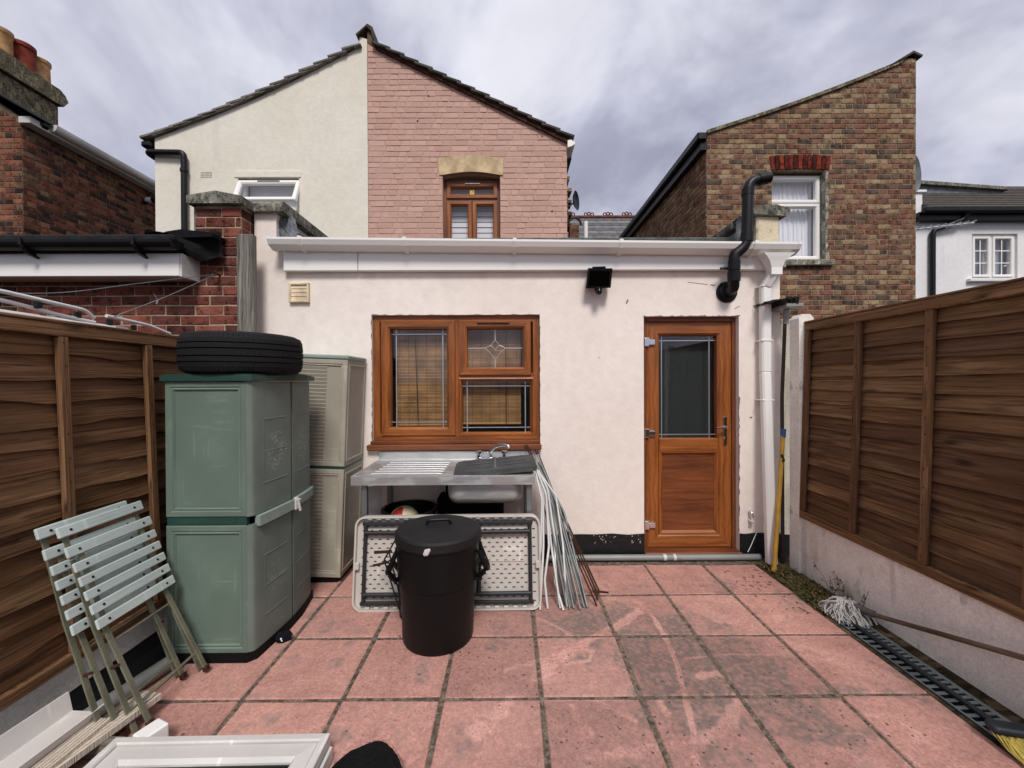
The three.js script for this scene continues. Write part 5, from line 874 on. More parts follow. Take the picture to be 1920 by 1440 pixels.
// ------------------------------------------------------------------ green plastic cabinet
{
  const c = thing('storage_cabinet', 'tall green plastic storage cabinet with bowed doors, tyre on top', 'cabinet');
  const xl = -1.757, xr = -1.345, zf = -2.125, zb = -2.76, y0 = 0.045, ym = 0.7, yn = 0.745, y1 = 1.437;
  const face = [[-1.352, -2.128], [-1.333, -2.132], [-1.315, -2.16], [-1.3, -2.28], [-1.29, -2.4], [-1.286, -2.455], [-1.287, -2.52], [-1.294, -2.62], [-1.31, -2.72], [-1.33, -2.752], [-1.345, -2.758]];
  const curve = new THREE.CatmullRomCurve3(face.map(([x, z]) => V(x, 0, z)), false, 'catmullrom', 0.5), pts = curve.getPoints(60);
  const seg = (za, zb) => pts.filter((p) => p.z <= za && p.z >= zb);
  const strip = (za, zb, off, th) => { const s = seg(za, zb), out = [], inn = []; s.forEach((p, i) => { const a = s[Math.max(0, i - 1)], b = s[Math.min(s.length - 1, i + 1)], t = b.clone().sub(a).normalize(), n = V(-t.z, 0, t.x); out.push([p.x + n.x * off, p.z + n.z * off]); inn.push([p.x + n.x * (off - th), p.z + n.z * (off - th)]); }); return [...out, ...inn.reverse()]; };
  part(c, 'plinth', plan([[xl + 0.01, zf + 0.008], [xr, zf + 0.008], [-1.31, -2.15], [-1.278, -2.42], [-1.28, -2.56], [-1.315, -2.765], [xl + 0.01, -2.765]], 0.0, 0.05), M.black);
  const panel = (a, b) => {
    const p = part(c, 'side_panel', [box(xl, xr, a, b, zf - 0.03, zf - 0.012), ring(xl, xr, a, b, [[0, zf - 0.03], [0, zf - 0.004], [0.004, zf], [0.026, zf], [0.032, zf - 0.005], [0.04, zf - 0.002], [0.046, zf - 0.011]])], M.green);
    return p;
  };
  panel(y0, ym); panel(yn, y1);
  part(c, 'side_panel', [box(xl, xl + 0.02, y0, y1, zb, zf - 0.031), box(xl, xr, y0, y1, zb, zb + 0.02)], M.green);
  part(c, 'middle_band', [box(xl + 0.004, xr - 0.004, ym, yn, zf - 0.03, zf - 0.006), box(xl + 0.06, xr - 0.06, ym + 0.008, yn - 0.008, zf - 0.0062, zf - 0.003)], M.greenDark, 'dark green band between upper and lower sections');
  for (const [a, b] of [[y0 + 0.005, ym], [yn, y1]]) for (const [za, zc] of [[-2.1, -2.452], [-2.458, -2.77]]) {
    const d = part(c, 'door', plan(strip(za, zc, 0, 0.018), a, b), M.greenDoor), lo = za > -2.2 ? [-2.205, -2.41] : [-2.5, -2.7];
    const H = b - a; for (const f of [0.22, 0.46, 0.71, 0.95]) { const s = seg(lo[0], lo[1]); if (s.length > 2) part(d, 'moulded_rib', sweep(s.map((p) => V(p.x - 0.0028, a + H * f, p.z)), 0.0055, 6), M.greenDoor); }
    const s0 = seg(lo[0], lo[1])[0]; part(d, 'moulded_rib', rod([s0.x - 0.0038, a + H * 0.22, s0.z], [s0.x - 0.0038, a + H * 0.95, s0.z], 0.005, 6), M.greenDoor);
  }
  part(c, 'handle_band', [plan(strip(-2.15, -2.448, 0.02, 0.03), ym - 0.012, yn - 0.004)], M.greenPale, 'pale green curved grip on the near doors');
  part(c, 'handle_band', [plan(strip(-2.462, -2.745, 0.02, 0.03), ym - 0.004, yn + 0.002)], M.greenPale, 'pale green curved grip on the far doors');
  part(c, 'latch', [box(-1.272, -1.258, ym - 0.02, yn + 0.008, -2.475, -2.447, 0.003), rod([-1.255, yn, -2.46], [-1.25, ym - 0.03, -2.478], 0.008), rod([-1.262, yn - 0.01, -2.45], [-1.25, yn - 0.01, -2.478], 0.006)], M.upvcWorn, 'white plastic clasp between the doors');
  part(c, 'lid', (() => { const s = [[xl - 0.012, zf + 0.015], [-1.36, zf + 0.015], [-1.31, -2.12], [-1.275, -2.28], [-1.262, -2.46], [-1.27, -2.62], [-1.3, -2.775], [xl - 0.012, -2.775]]; return [plan(s, y1 + 0.003, y1 + 0.03), plan(s.map(([x, z]) => [x - 0.012 * Math.sign(x + 1.55), z + (z > -2.4 ? -0.012 : 0.012)]), y1 + 0.0305, y1 + 0.038), sweep(pts.filter((p) => p.z < -2.2 && p.z > -2.74).map((p) => V(p.x + 0.012, y1 + 0.022 + 0.016 * Math.sin((-2.2 - p.z) / 0.54 * Math.PI), p.z)), 0.011, 8)]; })(), M.greenDark, 'dark green lid with a raised lip');
}
// tyre on the cabinet
{
  const t = thing('car_tyre', 'worn black car tyre lying flat on the green cabinet', 'tyre', [-1.508, 1.4755, -2.37]); const K = 0.868; t.rotation.set(0.004, 0, -0.008);
  const w = 0.212, R = 0.345, KY = 1.05, pr = [[0.215, 0.012], [0.235, 0.002], [0.27, 0.0], [0.3, 0.004], [0.32, 0.013], [0.334, 0.027], [0.341, 0.042]]; const up = [];
  const tr = [[0.3435, 0.056], [0.337, 0.057], [0.337, 0.061], [R, 0.062], [R + 0.001, 0.084], [0.338, 0.085], [0.338, 0.09], [R + 0.0015, 0.091], [R + 0.0015, 0.121], [0.338, 0.122], [0.338, 0.127], [R + 0.001, 0.128], [R, 0.15], [0.337, 0.151], [0.337, 0.155], [0.3435, 0.156]];
  for (const [x, y] of [...pr].reverse()) up.push([x, w - y]);
  const prof = [...pr, ...tr, ...up];
  const g = new THREE.LatheGeometry(prof.map((p) => new THREE.Vector2(p[0] * K, p[1] * KY)), 96), cr = clean(toCreasedNormals(g, 0.7)); part(t, 'tread', cr, M.rubber);
  const bl = []; for (let k = 0; k < 84; k++) for (const y of [0.031, w * KY - 0.031]) { const g = chamfer(0.0202, 0.03, 0.012, 0.0015); g.rotateX(y < 0.1 ? 0.42 : -0.42); g.translate(0, y, 0.2855); g.rotateY(k / 84 * Math.PI * 2); bl.push(triUV(g)); } part(t, 'shoulder_block', bl, M.rubberSide, undefined, 'stuff');
  part(t, 'inner_lining', lathe([...up.slice(-1).map(([x, y]) => [x, y]), [0.24, w - 0.03], [0.315, w - 0.05], [0.318, 0.05], [0.24, 0.03], [0.215, 0.012]].map(([x, y]) => [x * K, y * KY]), 64, 1.5), M.rubberSide);
}
// beige louvred cabinet
{
  const c = thing('louvred_cabinet', 'tall beige plastic cabinet with louvred door leaning beside the wall', 'cabinet', [-1.45, 0.0, -3.13]); c.rotation.z = -0.042;
  const x0 = -0.33, x1 = 0.237, zf = 0.18, zb = -0.2;
  part(c, 'base', box(x0 + 0.02, x1 - 0.02, 0.0, 0.05, zb, zf - 0.02), M.black);
  for (const [a, b, n] of [[0.05, 0.82, 25], [0.84, 1.6, 25]]) {
    part(c, 'body', [box(x0, x1, a, b, zb, zf - 0.025)], M.beigeSide);
    const d = part(c, 'door', [ring(x0, x1, a, b, [[0, zf - 0.03], [0, zf - 0.004], [0.004, zf], [0.03, zf], [0.036, zf - 0.006], [0.042, zf - 0.003], [0.046, zf - 0.012]]), box(x0 + 0.02, x1 - 0.02, a + 0.02, b - 0.02, zf - 0.028, zf - 0.012)], M.beige);
    const e = (b - a - 0.1) / n; for (let i = 0; i < n; i++) { const g = chamfer(0.36, e * 0.95, 0.006, 0.002); g.rotateX(0.3); g.translate(-0.09, a + 0.05 + (i + 0.5) * e, zf - 0.011); part(d, 'louvre', triUV(g), M.beige); }
    const s = part(c, 'side_moulding', (() => { const g = ring(-0.17, 0.15, a + 0.03, b - 0.03, [[0, -0.002], [0, 0.004], [0.01, 0.006], [0.014, 0.001], [0.014, -0.002]]); g.rotateY(Math.PI / 2); g.translate(x1, 0, -0.02); return g; })(), M.beige);
  }
  part(c, 'middle_band', box(x0 + 0.004, x1 - 0.004, 0.82, 0.84, zb, zf - 0.006), M.greenDark); part(c, 'lid', box(x0 - 0.006, x1 + 0.006, 1.6005, 1.632, zb, zf + 0.006, 0.008), M.greenPale);
}
// ------------------------------------------------------------------ stainless sink unit
{
  const s = thing('sink_unit', 'stainless steel catering sink with ribbed drainer below the window', 'sink');
  const x0 = -1.045, x1 = 0.162, zf = -2.725, zb = -3.335, yt = 0.808;
  const top = part(s, 'worktop', [box(x0 + 0.003, x1 - 0.003, yt - 0.012, yt, zb, zf - 0.004), ring(x0, x1, zb * 0 + 0, zf - zb, [[0, -0.0006], [0, 0.003], [0.006, 0.006], [0.016, 0.004], [0.022, -0.004]]).rotateX(-Math.PI / 2).translate(0, yt + 0.001, zf)], M.steel);
  part(s, 'apron', box(x0, x1, yt - 0.056, yt - 0.0005, zf - 0.003, zf, 0.001), M.steel);
  part(s, 'apron', [box(x0, x0 + 0.003, yt - 0.056, yt - 0.0005, zb, zf - 0.004), box(x1 - 0.003, x1, yt - 0.056, yt - 0.0005, zb, zf - 0.004)], M.steel);
  part(s, 'upstand', [box(x0, x1, yt, yt + 0.068, zb, zb + 0.012, 0.003), box(x0, x1, yt + 0.001, yt + 0.012, zb + 0.012, zb + 0.02, 0.003)], M.steel);
  for (let i = 0; i < 6; i++) { const z = -2.82 - i * 0.075; part(top, 'drainer_rib', sweep([V(-0.94 + i * 0.004, yt, z), V(-0.9, yt + 0.001, z), V(-0.5, yt + 0.0005, z), V(-0.46, yt - 0.003, z)], 0.006, 8, true, 1.0), M.steel); }
  part(s, 'bowl', rbox(-0.425, 0.085, 0.6, yt - 0.013, -3.2, -2.775, 0.075, 6), M.bowl, 'pressed steel bowl hanging under the worktop');
  for (const [x, z] of [[x0 + 0.075, zf - 0.05], [x1 - 0.035, zf - 0.05], [x0 + 0.1, zb + 0.06], [x1 - 0.035, zb + 0.06]]) part(s, 'leg', box(x - 0.019, x + 0.019, 0, yt - 0.013, z - 0.019, z + 0.019, 0.003, true), M.steelLeg);
  part(s, 'brace', [box(x0 + 0.095, x1 - 0.055, 0.18, 0.205, zf - 0.065, zf - 0.045), box(x0 + 0.12, x1 - 0.055, 0.18, 0.205, zb + 0.05, zb + 0.07)], M.steelLeg);
  const t = thing('mixer_tap', 'chrome swan neck mixer tap behind the sink bowl', 'tap', [-0.145, 0.808, -3.24]);
  part(t, 'bridge', [sweep(bend([[-0.1, 0.02, 0], [-0.09, 0.022, 0.01], [0, 0.024, 0.02], [0.09, 0.022, 0.01], [0.1, 0.02, 0]], 0.03), 0.014, 12), rod([-0.1, 0, 0], [-0.1, 0.045, 0], 0.017, 14), rod([0.1, 0, 0], [0.1, 0.045, 0], 0.017, 14)], M.chrome);
  part(t, 'spout', sweep(new THREE.CatmullRomCurve3([V(0, 0.02, 0.01), V(-0.005, 0.07, 0.02), V(0.03, 0.12, 0.05), V(0.09, 0.142, 0.09), V(0.13, 0.138, 0.12), V(0.135, 0.122, 0.125)]).getPoints(24), 0.0125, 12), M.chrome);
  for (const x of [-0.1, 0.1]) part(t, 'tap_head', (() => { const g = lathe([[0.012, 0], [0.012, 0.012], [0.024, 0.016], [0.026, 0.035], [0.018, 0.042], [0, 0.043]], 6, 0.1); g.translate(x, 0.045, 0); return g; })(), M.chrome);
  const m = thing('draining_tray', 'dark grey moulded tray lying over the sink bowl', 'tray', [-0.1, 0.816, -2.96]); m.rotation.set(0.03, 0.05, 0.085);
  part(m, 'tray', [extr([[-0.31, 0.0], [0.27, 0.0], [0.275, 0.032], [0.2, 0.036], [-0.24, 0.036], [-0.28, 0.03]], -0.17, 0.2)], std(0x4c4e50, 0.6, { map: T.mottle, bumpMap: T.grit, bumpScale: 0.002 }));
  for (const [a, b] of [[-0.2, -0.03], [0.02, 0.22]]) for (let i = 0; i < 3; i++) part(m, 'ridge', box(a, b, 0.0355, 0.041, -0.12 + i * 0.1, -0.108 + i * 0.1, 0.003), std(0x4c4e50, 0.6, { map: T.mottle }));
  part(m, 'ridge', box(-0.012, 0.004, 0.0355, 0.043, -0.15, 0.16, 0.003), M.leadSheet);
}
// things under the sink
{
  const t = thing('black_tub', 'round black tub under the left end of the sink', 'tub', [-0.73, 0, -3.02]); part(t, 'tub', lathe([[0, 0.005], [0.15, 0], [0.19, 0.5], [0.2, 0.5], [0.2, 0.52], [0.18, 0.52], [0.145, 0.03], [0, 0.03]], 36), M.blackPlastic);
  const b = thing('football', 'red and cream ball sitting in the black tub', 'ball', [-0.76, 0.43, -2.98]);
  part(b, 'ball', clean(new THREE.SphereGeometry(0.11, 28, 20)), M.ivory); part(b, 'red_panel', clean(new THREE.SphereGeometry(0.1115, 20, 16, 0.75, 1.2, 0.2, 1.2).rotateY(-0.3)), M.red);
  solo('plywood_offcut', (() => { const g = box(-0.06, 0.06, 0, 0.68, -0.006, 0.006, 0.002, true); g.rotateY(0.6); g.rotateX(-0.12); g.translate(-0.99, 0.0, -2.95); return g; })(), M.upvcWorn, 'pale panel offcut standing under the sink by its left leg', 'panel');
  solo('dark_crate', [box(-0.55, -0.05, 0.0, 0.56, -3.3, -3.12, 0.01), box(-0.5, -0.42, 0.56, 0.64, -3.28, -3.2, 0.02)], M.feltBlack, 'dark box pushed under the sink behind the bin', 'box');
}
// ------------------------------------------------------------------ folding table on its edge
{
  const t = thing('folding_table', 'white plastic folding table stood on edge showing its underside', 'table', [-0.398, 0, -2.608]); t.rotation.set(-0.15, -0.004, 0.006);
  const W = 0.592, H = 0.572, rc = (w, y0, y1, r, n = 6) => { const p = []; for (const [cx, cy, a] of [[w - r, y0 + r, -Math.PI / 2], [w - r, y1 - r, 0], [-w + r, y1 - r, Math.PI / 2], [-w + r, y0 + r, Math.PI]]) for (let i = 0; i <= n; i++) p.push([cx + Math.cos(a + i / n * Math.PI / 2) * r, cy + Math.sin(a + i / n * Math.PI / 2) * r]); return p; };
  const holes = []; let row = 0;
  for (let y = 0.045; y < H - 0.035; y += 0.0272, row++) for (let x = -W + 0.05 + (row % 2) * 0.026; x < W - 0.04; x += 0.052) { const hole = []; for (let i = 0; i <= 5; i++) { const a = Math.PI * i / 5; hole.push([x + Math.cos(a) * 0.0115, y + Math.sin(a) * 0.0095 - 0.004]); } holes.push(hole.reverse()); }
  part(t, 'top', [extr(rc(W - 0.004, 0.004, H - 0.004, 0.055), -0.006, 0.0, holes)], M.tablePlastic);
  part(t, 'skin', extr(rc(W - 0.004, 0.004, H - 0.004, 0.055), -0.031, -0.027), M.tablePlastic);
  part(t, 'rim', extr(rc(W, 0, H, 0.06), -0.032, 0.03, [rc(W - 0.011, 0.011, H - 0.011, 0.05).reverse()]), M.tablePlastic);
  const sc = []; for (let i = 0; i < 18; i++) { const x = -0.5 + i * 0.058; sc.push(box(x - 0.016, x + 0.016, 0.0105, 0.024, 0, 0.024, 0.004), box(x - 0.016, x + 0.016, H - 0.024, H - 0.0105, 0, 0.024, 0.004)); }
  part(t, 'rim_scallop', sc, M.tablePlastic, undefined, 'stuff');
  part(t, 'frame_rail', box(-0.545, 0.545, 0.035, 0.056, 0.004, 0.03, 0.004), M.frameDark); part(t, 'frame_rail', box(-0.545, 0.545, H - 0.056, H - 0.035, 0.004, 0.03, 0.004), M.frameDark);
  for (const s of [-1, 1]) {
    part(t, 'leg_bar', rod([s * 0.525, 0.05, 0.022], [s * 0.525, H - 0.05, 0.022], 0.012, 10), M.frameDark); part(t, 'leg_bar', rod([s * 0.2, 0.09, 0.03], [s * 0.2, H - 0.09, 0.03], 0.014, 10), M.frameDark);
    for (const y of [0.1, H - 0.1]) part(t, 'leg', rod([s * 0.525, y, 0.028], [s * 0.06, y, 0.034], 0.014, 10), M.frameDark);
    part(t, 'bracket', box(s * 0.572 - 0.014, s * 0.572 + 0.014, 0.245, 0.29, 0.0, 0.03, 0.005), M.tablePlastic);
  }
  part(t, 'hinge_seam', box(0.24, 0.49, 0.283, 0.289, 0.0004, 0.005, 0.001), M.deck);
}
// dustbin
{
  const b = thing('dustbin', 'round black plastic dustbin with lid standing before the folding table', 'bin', [-0.41, 0, -2.345]); b.rotation.set(0, 0.1, -0.01);
  part(b, 'body', lathe([[0, 0.012], [0.17, 0.012], [0.178, 0.0], [0.192, 0.004], [0.197, 0.02], [0.206, 0.318], [0.208, 0.325], [0.223, 0.34], [0.226, 0.5], [0.228, 0.56], [0.221, 0.56], [0.215, 0.34], [0.19, 0.03], [0, 0.03]], 64, 0.5), M.binPlastic);
  const lid = part(b, 'lid', lathe([[0, 0.628], [0.15, 0.624], [0.205, 0.616], [0.23, 0.607], [0.239, 0.595], [0.241, 0.556], [0.236, 0.548], [0.232, 0.556], [0.228, 0.592], [0, 0.605]], 64, 0.5), std(0x1b1b1d, 0.62, { map: T.mottle, bumpMap: T.grit, bumpScale: 0.0008, specularIntensity: 0.7 }));
  part(lid, 'lid_handle', sweep(bend([[-0.068, 0.618, 0], [-0.06, 0.65, 0], [0.06, 0.652, 0.0], [0.068, 0.62, 0.0]], 0.035), 0.009, 10), M.blackPlastic);
  part(lid, 'paint_splash', [[0.0, 0.245, 0.565, 0.018], [0.012, 0.244, 0.574, 0.011], [-0.008, 0.244, 0.558, 0.012]].map(([x, z, y, s]) => { const g = new THREE.SphereGeometry(s, 8, 6); g.scale(0.8, 1, 0.12); g.translate(x - 0.045, y, z * 0.975); return clean(g); }), M.upvcWorn, 'white paint splash on the lid rim');
  for (const s of [-1, 1]) part(b, 'side_handle', [sweep(bend([[s * 0.224, 0.5, 0.075], [s * 0.268, 0.39, 0.07], [s * 0.282, 0.375, 0], [s * 0.268, 0.39, -0.07], [s * 0.224, 0.5, -0.075]], 0.03), 0.013, 10), box(s * 0.21 - 0.008, s * 0.235 + 0.008, 0.33, 0.345, -0.07, 0.07, 0.004), bar([s * 0.22, 0.34, 0.06], [s * 0.262, 0.39, 0.07], 0.012, 0.05), bar([s * 0.22, 0.34, -0.06], [s * 0.262, 0.39, -0.07], 0.012, 0.05)], M.binPlastic);
}
{
  const r = thing('wire_rack', 'rusty wire rack wedged between dustbin and folding table', 'rack', [-0.73, 0.0, -2.5]);
  const L = (pts) => sweep(bend(pts, 0.012), 0.005, 6);
  part(r, 'wire', [L([[-0.03, 0.36, 0], [0.05, 0.5, 0.02], [0.1, 0.52, 0.02]]), L([[-0.03, 0.36, 0], [0.01, 0.35, 0.03], [0.09, 0.36, 0.05]]), L([[-0.03, 0.36, 0], [0.09, 0.0, 0.03]]), L([[0.0, 0.42, 0.01], [0.12, 0.0, 0.06]]), L([[-0.02, 0.345, 0.02], [0.08, 0.42, 0.05]]), L([[0.05, 0.5, 0.02], [0.06, 0.0, -0.02]])], M.frameDark);
  part(r, 'rusty_bar', [bar([-0.09, 0.405, 0.0], [0.02, 0.415, 0.01], 0.018, 0.008), bar([-0.1, 0.325, 0.0], [0.0, 0.355, 0.02], 0.014, 0.006)], M.rust);
}
// ------------------------------------------------------------------ bundle of poles against the sink
{
  const q = mulberry(11), j = (s) => (q() - 0.5) * s;
  const W = [[[0.176, 0.80, -2.86], [0.222, 0.63, -2.8], [0.215, 0.36, -2.7], [0.183, 0.006, -2.585]], [[0.182, 0.82, -2.89], [0.245, 0.66, -2.82], [0.252, 0.35, -2.71], [0.217, 0.16, -2.64], [0.232, 0.006, -2.598]], [[0.19, 0.79, -2.9], [0.24, 0.68, -2.85], [0.268, 0.36, -2.74], [0.312, 0.006, -2.6]], [[0.2, 0.8, -2.93], [0.26, 0.68, -2.88], [0.3, 0.35, -2.76], [0.285, 0.14, -2.68], [0.328, 0.006, -2.575]], [[0.18, 0.78, -2.83], [0.212, 0.64, -2.77], [0.196, 0.34, -2.69], [0.165, 0.14, -2.65]], [[0.215, 0.34, -2.69], [0.205, 0.2, -2.65], [0.24, 0.006, -2.575]]];
  W.slice(0, 5).forEach((p) => solo('white_pole', sweep(bend(p, 0.025), 0.0075, 8), M.poleWhite, 'white bent tube in the bundle leaning on the sink end', 'pole', 'white bent poles by the sink'));
  for (let i = 0; i < 2; i++) { const x = 0.22 + i * 0.06; solo('white_pole', sweep(bend([[0.19 + i * 0.008, 0.79 + j(0.05), -2.94 - i * 0.03], [x + 0.035 + j(0.02), 0.64 + j(0.06), -2.88], [x + 0.07 + j(0.02), 0.32 + j(0.08), -2.76], [x + 0.08 + j(0.06), 0.006, -2.62 + j(0.05)]], 0.025), 0.0065, 8), M.poleWhite, 'white bent tube in the bundle leaning on the sink end', 'pole', 'white bent poles by the sink'); }
  for (let i = 0; i < 13; i++) { const t = i / 12, foot = [mix(0.335, 0.5, t) + j(0.05), 0.008, -2.62 + j(0.1)], knee = [mix(0.24, 0.37, t) + j(0.04), mix(0.62, 0.5, t) + j(0.1), -2.88 - t * 0.12 + j(0.05)], head = [mix(0.185, 0.215, t), 0.82 + j(0.1), -3.02 - t * 0.18], low = [mix(knee[0], foot[0], 0.6) + j(0.006), knee[1] * 0.4, mix(knee[2], foot[2], 0.6)]; solo('grey_pole', sweep(bend([head, knee, low, foot], 0.03), 0.0055 + q() * 0.0025, 8), M.poleGrey, 'grey metal tube in the bundle leaning on the sink end', 'pole', 'grey poles by the sink'); }
  for (const [a, k, b] of [[[0.12, 0.93, -3.285], [0.3, 0.55, -3.1], [0.545, 0.008, -2.62]], [[0.135, 0.93, -3.275], [0.31, 0.56, -3.09], [0.566, 0.008, -2.69]], [[0.2, 0.885, -3.315], [0.35, 0.52, -3.12], [0.58, 0.008, -2.75]], [[0.218, 0.875, -3.3], [0.34, 0.56, -3.1], [0.6, 0.008, -2.8]]]) solo('rusty_rod', sweep([V(...a), V(...k), V(...b)], 0.0055, 7), M.rust, 'thin rusty rod at the right of the pole bundle', 'rod', 'rusty rods by the sink');
  solo('rusty_rod', rod([0.555, 0.012, -2.8], [0.66, 0.006, -2.79], 0.006, 7), M.rust, 'short rusty rod lying on the slab beside the pole bundle', 'rod');
  solo('wire_hook', sweep(bend([[0.36, 0.5, -2.9], [0.43, 0.36, -2.86], [0.4, 0.29, -2.84], [0.43, 0.27, -2.83], [0.44, 0.22, -2.82]], 0.02), 0.004, 6), M.galv, 'bent wire hook hanging in the pole bundle', 'hook');
}
// ------------------------------------------------------------------ folded chairs
function chair(label, pos, turn, lean) {
  const c = thing('folding_chair', label, 'chair', pos, 'folded slatted chairs'); c.rotation.set(0, turn, lean, 'YXZ');
  const slat = (y, x, w, h) => part(c, 'slat', (() => { const g = rbox(x - 0.006, x + 0.006, y - h / 2, y + h / 2, -w / 2, w / 2, 0.0055, 2); return g; })(), M.slat);
  const S = [[0.872, 0.0, 0.4, 0.046], [0.786, 0.012, 0.41, 0.044], [0.718, 0.016, 0.4, 0.04], [0.657, 0.018, 0.4, 0.04], [0.596, 0.02, 0.4, 0.04], [0.535, 0.022, 0.4, 0.04], [0.472, 0.024, 0.4, 0.042]];
  for (const [y, x, w, h] of S) { const m = slat(y, x, w, h); for (const z of [-w / 2 + 0.05, w / 2 - 0.05]) part(m, 'bolt', rod([x + 0.005, y, z], [x + 0.0085, y, z], 0.005, 8), M.black); }
  for (const s of [-1, 1]) {
    part(c, 'leg', [bar([-0.012, 0.89, s * 0.165], [-0.016, 0.5, s * 0.172], 0.006, 0.024, [0, 0, 1]), bar([-0.016, 0.51, s * 0.172], [0.01, 0.005, s * 0.185], 0.007, 0.024, [0, 0, 1])], M.chairFrame);
    part(c, 'leg', bar([0.006, 0.8, s * 0.145], [0.0085, 0.45, s * 0.15], 0.006, 0.022, [0, 0, 1]), M.chairFrame);
    part(c, 'leg', bar([0.004, 0.47, s * 0.155], [0.055, 0.0, s * 0.165], 0.007, 0.024, [0, 0, 1]), M.chairFrame);
    part(c, 'rivet', rod([-0.004, 0.285, s * 0.178], [0.03, 0.285, s * 0.178], 0.006, 8), M.rust);
    part(c, 'foot', box(0.045, 0.067, -0.002, 0.022, s * 0.165 - 0.014, s * 0.165 + 0.014, 0.003), M.rust);
  }
  part(c, 'cross_rod', rod([0.008, 0.375, -0.16], [0.008, 0.375, 0.16], 0.0045, 6), M.chairFrame); part(c, 'cross_rod', rod([0.042, 0.1, -0.165], [0.042, 0.1, 0.165], 0.0045, 6), M.chairFrame); part(c, 'cross_rod', rod([0.008, 0.09, -0.18], [0.008, 0.09, 0.18], 0.0045, 6), M.chairFrame);
}
chair('pale green slatted folding chair, front one of the two', [-1.545, 0, -1.88], 0.03, 0.325);
chair('pale green slatted folding chair behind the other, nearest the fence', [-1.62, 0, -1.83], 0.03, 0.27);
// ------------------------------------------------------------------ offcuts at the lower left
solo('plastic_trim', (() => { const g = extr([[-0.085, 0.0], [0.055, 0.0], [0.075, 0.05], [0.07, 0.052], [0.05, 0.006], [-0.08, 0.006], [-0.098, 0.082], [-0.104, 0.082]], 0, 1.25); g.rotateX(-0.01); g.rotateY(-0.06); g.translate(-1.715, 0.085, -1.7); return triUV(g, true); })(), M.trim, 'dirty white plastic channel trim lying at the lower left', 'trim');
const deckBoard = (label, x, z, y, turn, w, len) => solo('deck_board', (() => { const p = [[-w / 2, 0], [w / 2, 0]], n = 6; for (let i = 0; i < n; i++) { const b = w / 2 - i * w / n, s = w / n; p.push([b, 0.024], [b - s * 0.68, 0.024], [b - s * 0.74, 0.018], [b - s * 0.94, 0.018]); } p.push([-w / 2, 0.024]); const g = extr(p, 0, len); triUV(g, true); const uv = g.attributes.uv; g.rotateY(turn); g.translate(x, y, z); return g; })(), M.deck, label, 'board');
deckBoard('shorter grooved decking board beside the white channel trim', -1.635, -1.655, 0.075, -0.03, 0.085, 1.2);
deckBoard('longer grooved decking board beside the loose white window', -1.565, -1.815, 0.06, -0.2, 0.1, 1.25);
solo('timber_batten', box(-1.9, -1.3, 0.0, 0.055, -1.36, -1.3, 0.003), M.weathered, 'rough batten carrying the boards at the lower left', 'batten');
solo('timber_batten', box(-1.78, -1.5, 0.0, 0.058, -1.62, -1.58, 0.003), M.weathered, 'short rough batten under the far ends of the boards', 'batten');
solo('white_block', (() => { const g = rbox(-0.035, 0.035, 0, 0.09, -0.045, 0.045, 0.008); g.rotateY(-0.4); g.translate(-1.4, 0, -1.615); return g; })(), M.upvc, 'small white plastic block behind the loose window frame', 'block');
{
  const w = thing('loose_window', 'loose white plastic window lying flat at the bottom edge', 'window', [-1.085, 0.03, -1.578]); w.rotation.set(0.0, 0.012, 0);
  const rot = (g) => { g.rotateX(-Math.PI / 2); return g; };
  part(w, 'frame', rot(ring(-0.41, 0.395, -1.1, 0, [[0, 0.0], [0, 0.06], [0.004, 0.064], [0.026, 0.064], [0.03, 0.058], [0.03, 0.045], [0.03, 0.0]])), M.upvcWorn);
  part(w, 'sash', rot(ring(-0.379, 0.364, -1.07, -0.031, [[0, 0.01], [0, 0.05], [0.004, 0.054], [0.056, 0.054], [0.068, 0.042], [0.068, 0.01]])), M.upvcWorn);
  part(w, 'pane', rot(box(-0.314, 0.3, -1.0, -0.096, 0.03, 0.034)), M.smokedGlass); part(w, 'backing', rot(box(-0.375, 0.36, -1.06, -0.035, 0.0, 0.008)), M.black);
  part(w, 'drip_rail', box(0.4, 0.412, -0.02, 0.03, 0.02, 1.1, 0.003), M.upvcWorn);
  solo('timber_batten', box(-1.45, -0.72, 0.0, 0.028, -1.2, -1.15, 0.003), M.weathered, 'hidden batten under the loose window', 'batten');
}
{
  const g = new THREE.SphereGeometry(1, 40, 28), p = g.attributes.position;
  for (let i = 0; i < p.count; i++) { const x = p.getX(i), y = p.getY(i), z = p.getZ(i), n = 1 + (fbm(x * 2 + 5, z * 2 + y * 2 + 9, 256, 256, 4) - 0.5) * 0.2; p.setXYZ(i, x * 0.16 * n + (z < 0 ? -z * 0.02 : 0), Math.max(0, 0.045 + y * 0.062 * n), z * 0.27 * n); }
  g.computeVertexNormals(); g.rotateY(0.12);
  const q = mulberry(61), fib = [], nn = g.attributes.normal;
  for (let i = 0; i < 1500; i++) { const k = Math.floor(q() * p.count), a = V(p.getX(k), p.getY(k), p.getZ(k)).add(V((q() - 0.5) * 0.02, 0, (q() - 0.5) * 0.02)), n = V(nn.getX(k), nn.getY(k), nn.getZ(k)); if (a.y < 0.02) continue; const d = V(-n.z + 0.4, (q() - 0.5) * 0.3, n.x + 0.5).normalize().multiplyScalar(0.012 + q() * 0.012); fib.push(sweep([a.clone().add(n.clone().multiplyScalar(0.0005)), a.clone().add(d).add(n.clone().multiplyScalar(0.002))], 0.0005, 3, false)); }
  const b = thing('black_bundle', 'rounded black textile bundle cut off by the bottom edge', 'bundle', [-0.51, 0, -1.31]); part(b, 'cloth', clean(g), M.wool); part(b, 'fibres', fib, M.fibre, undefined, 'stuff');
}
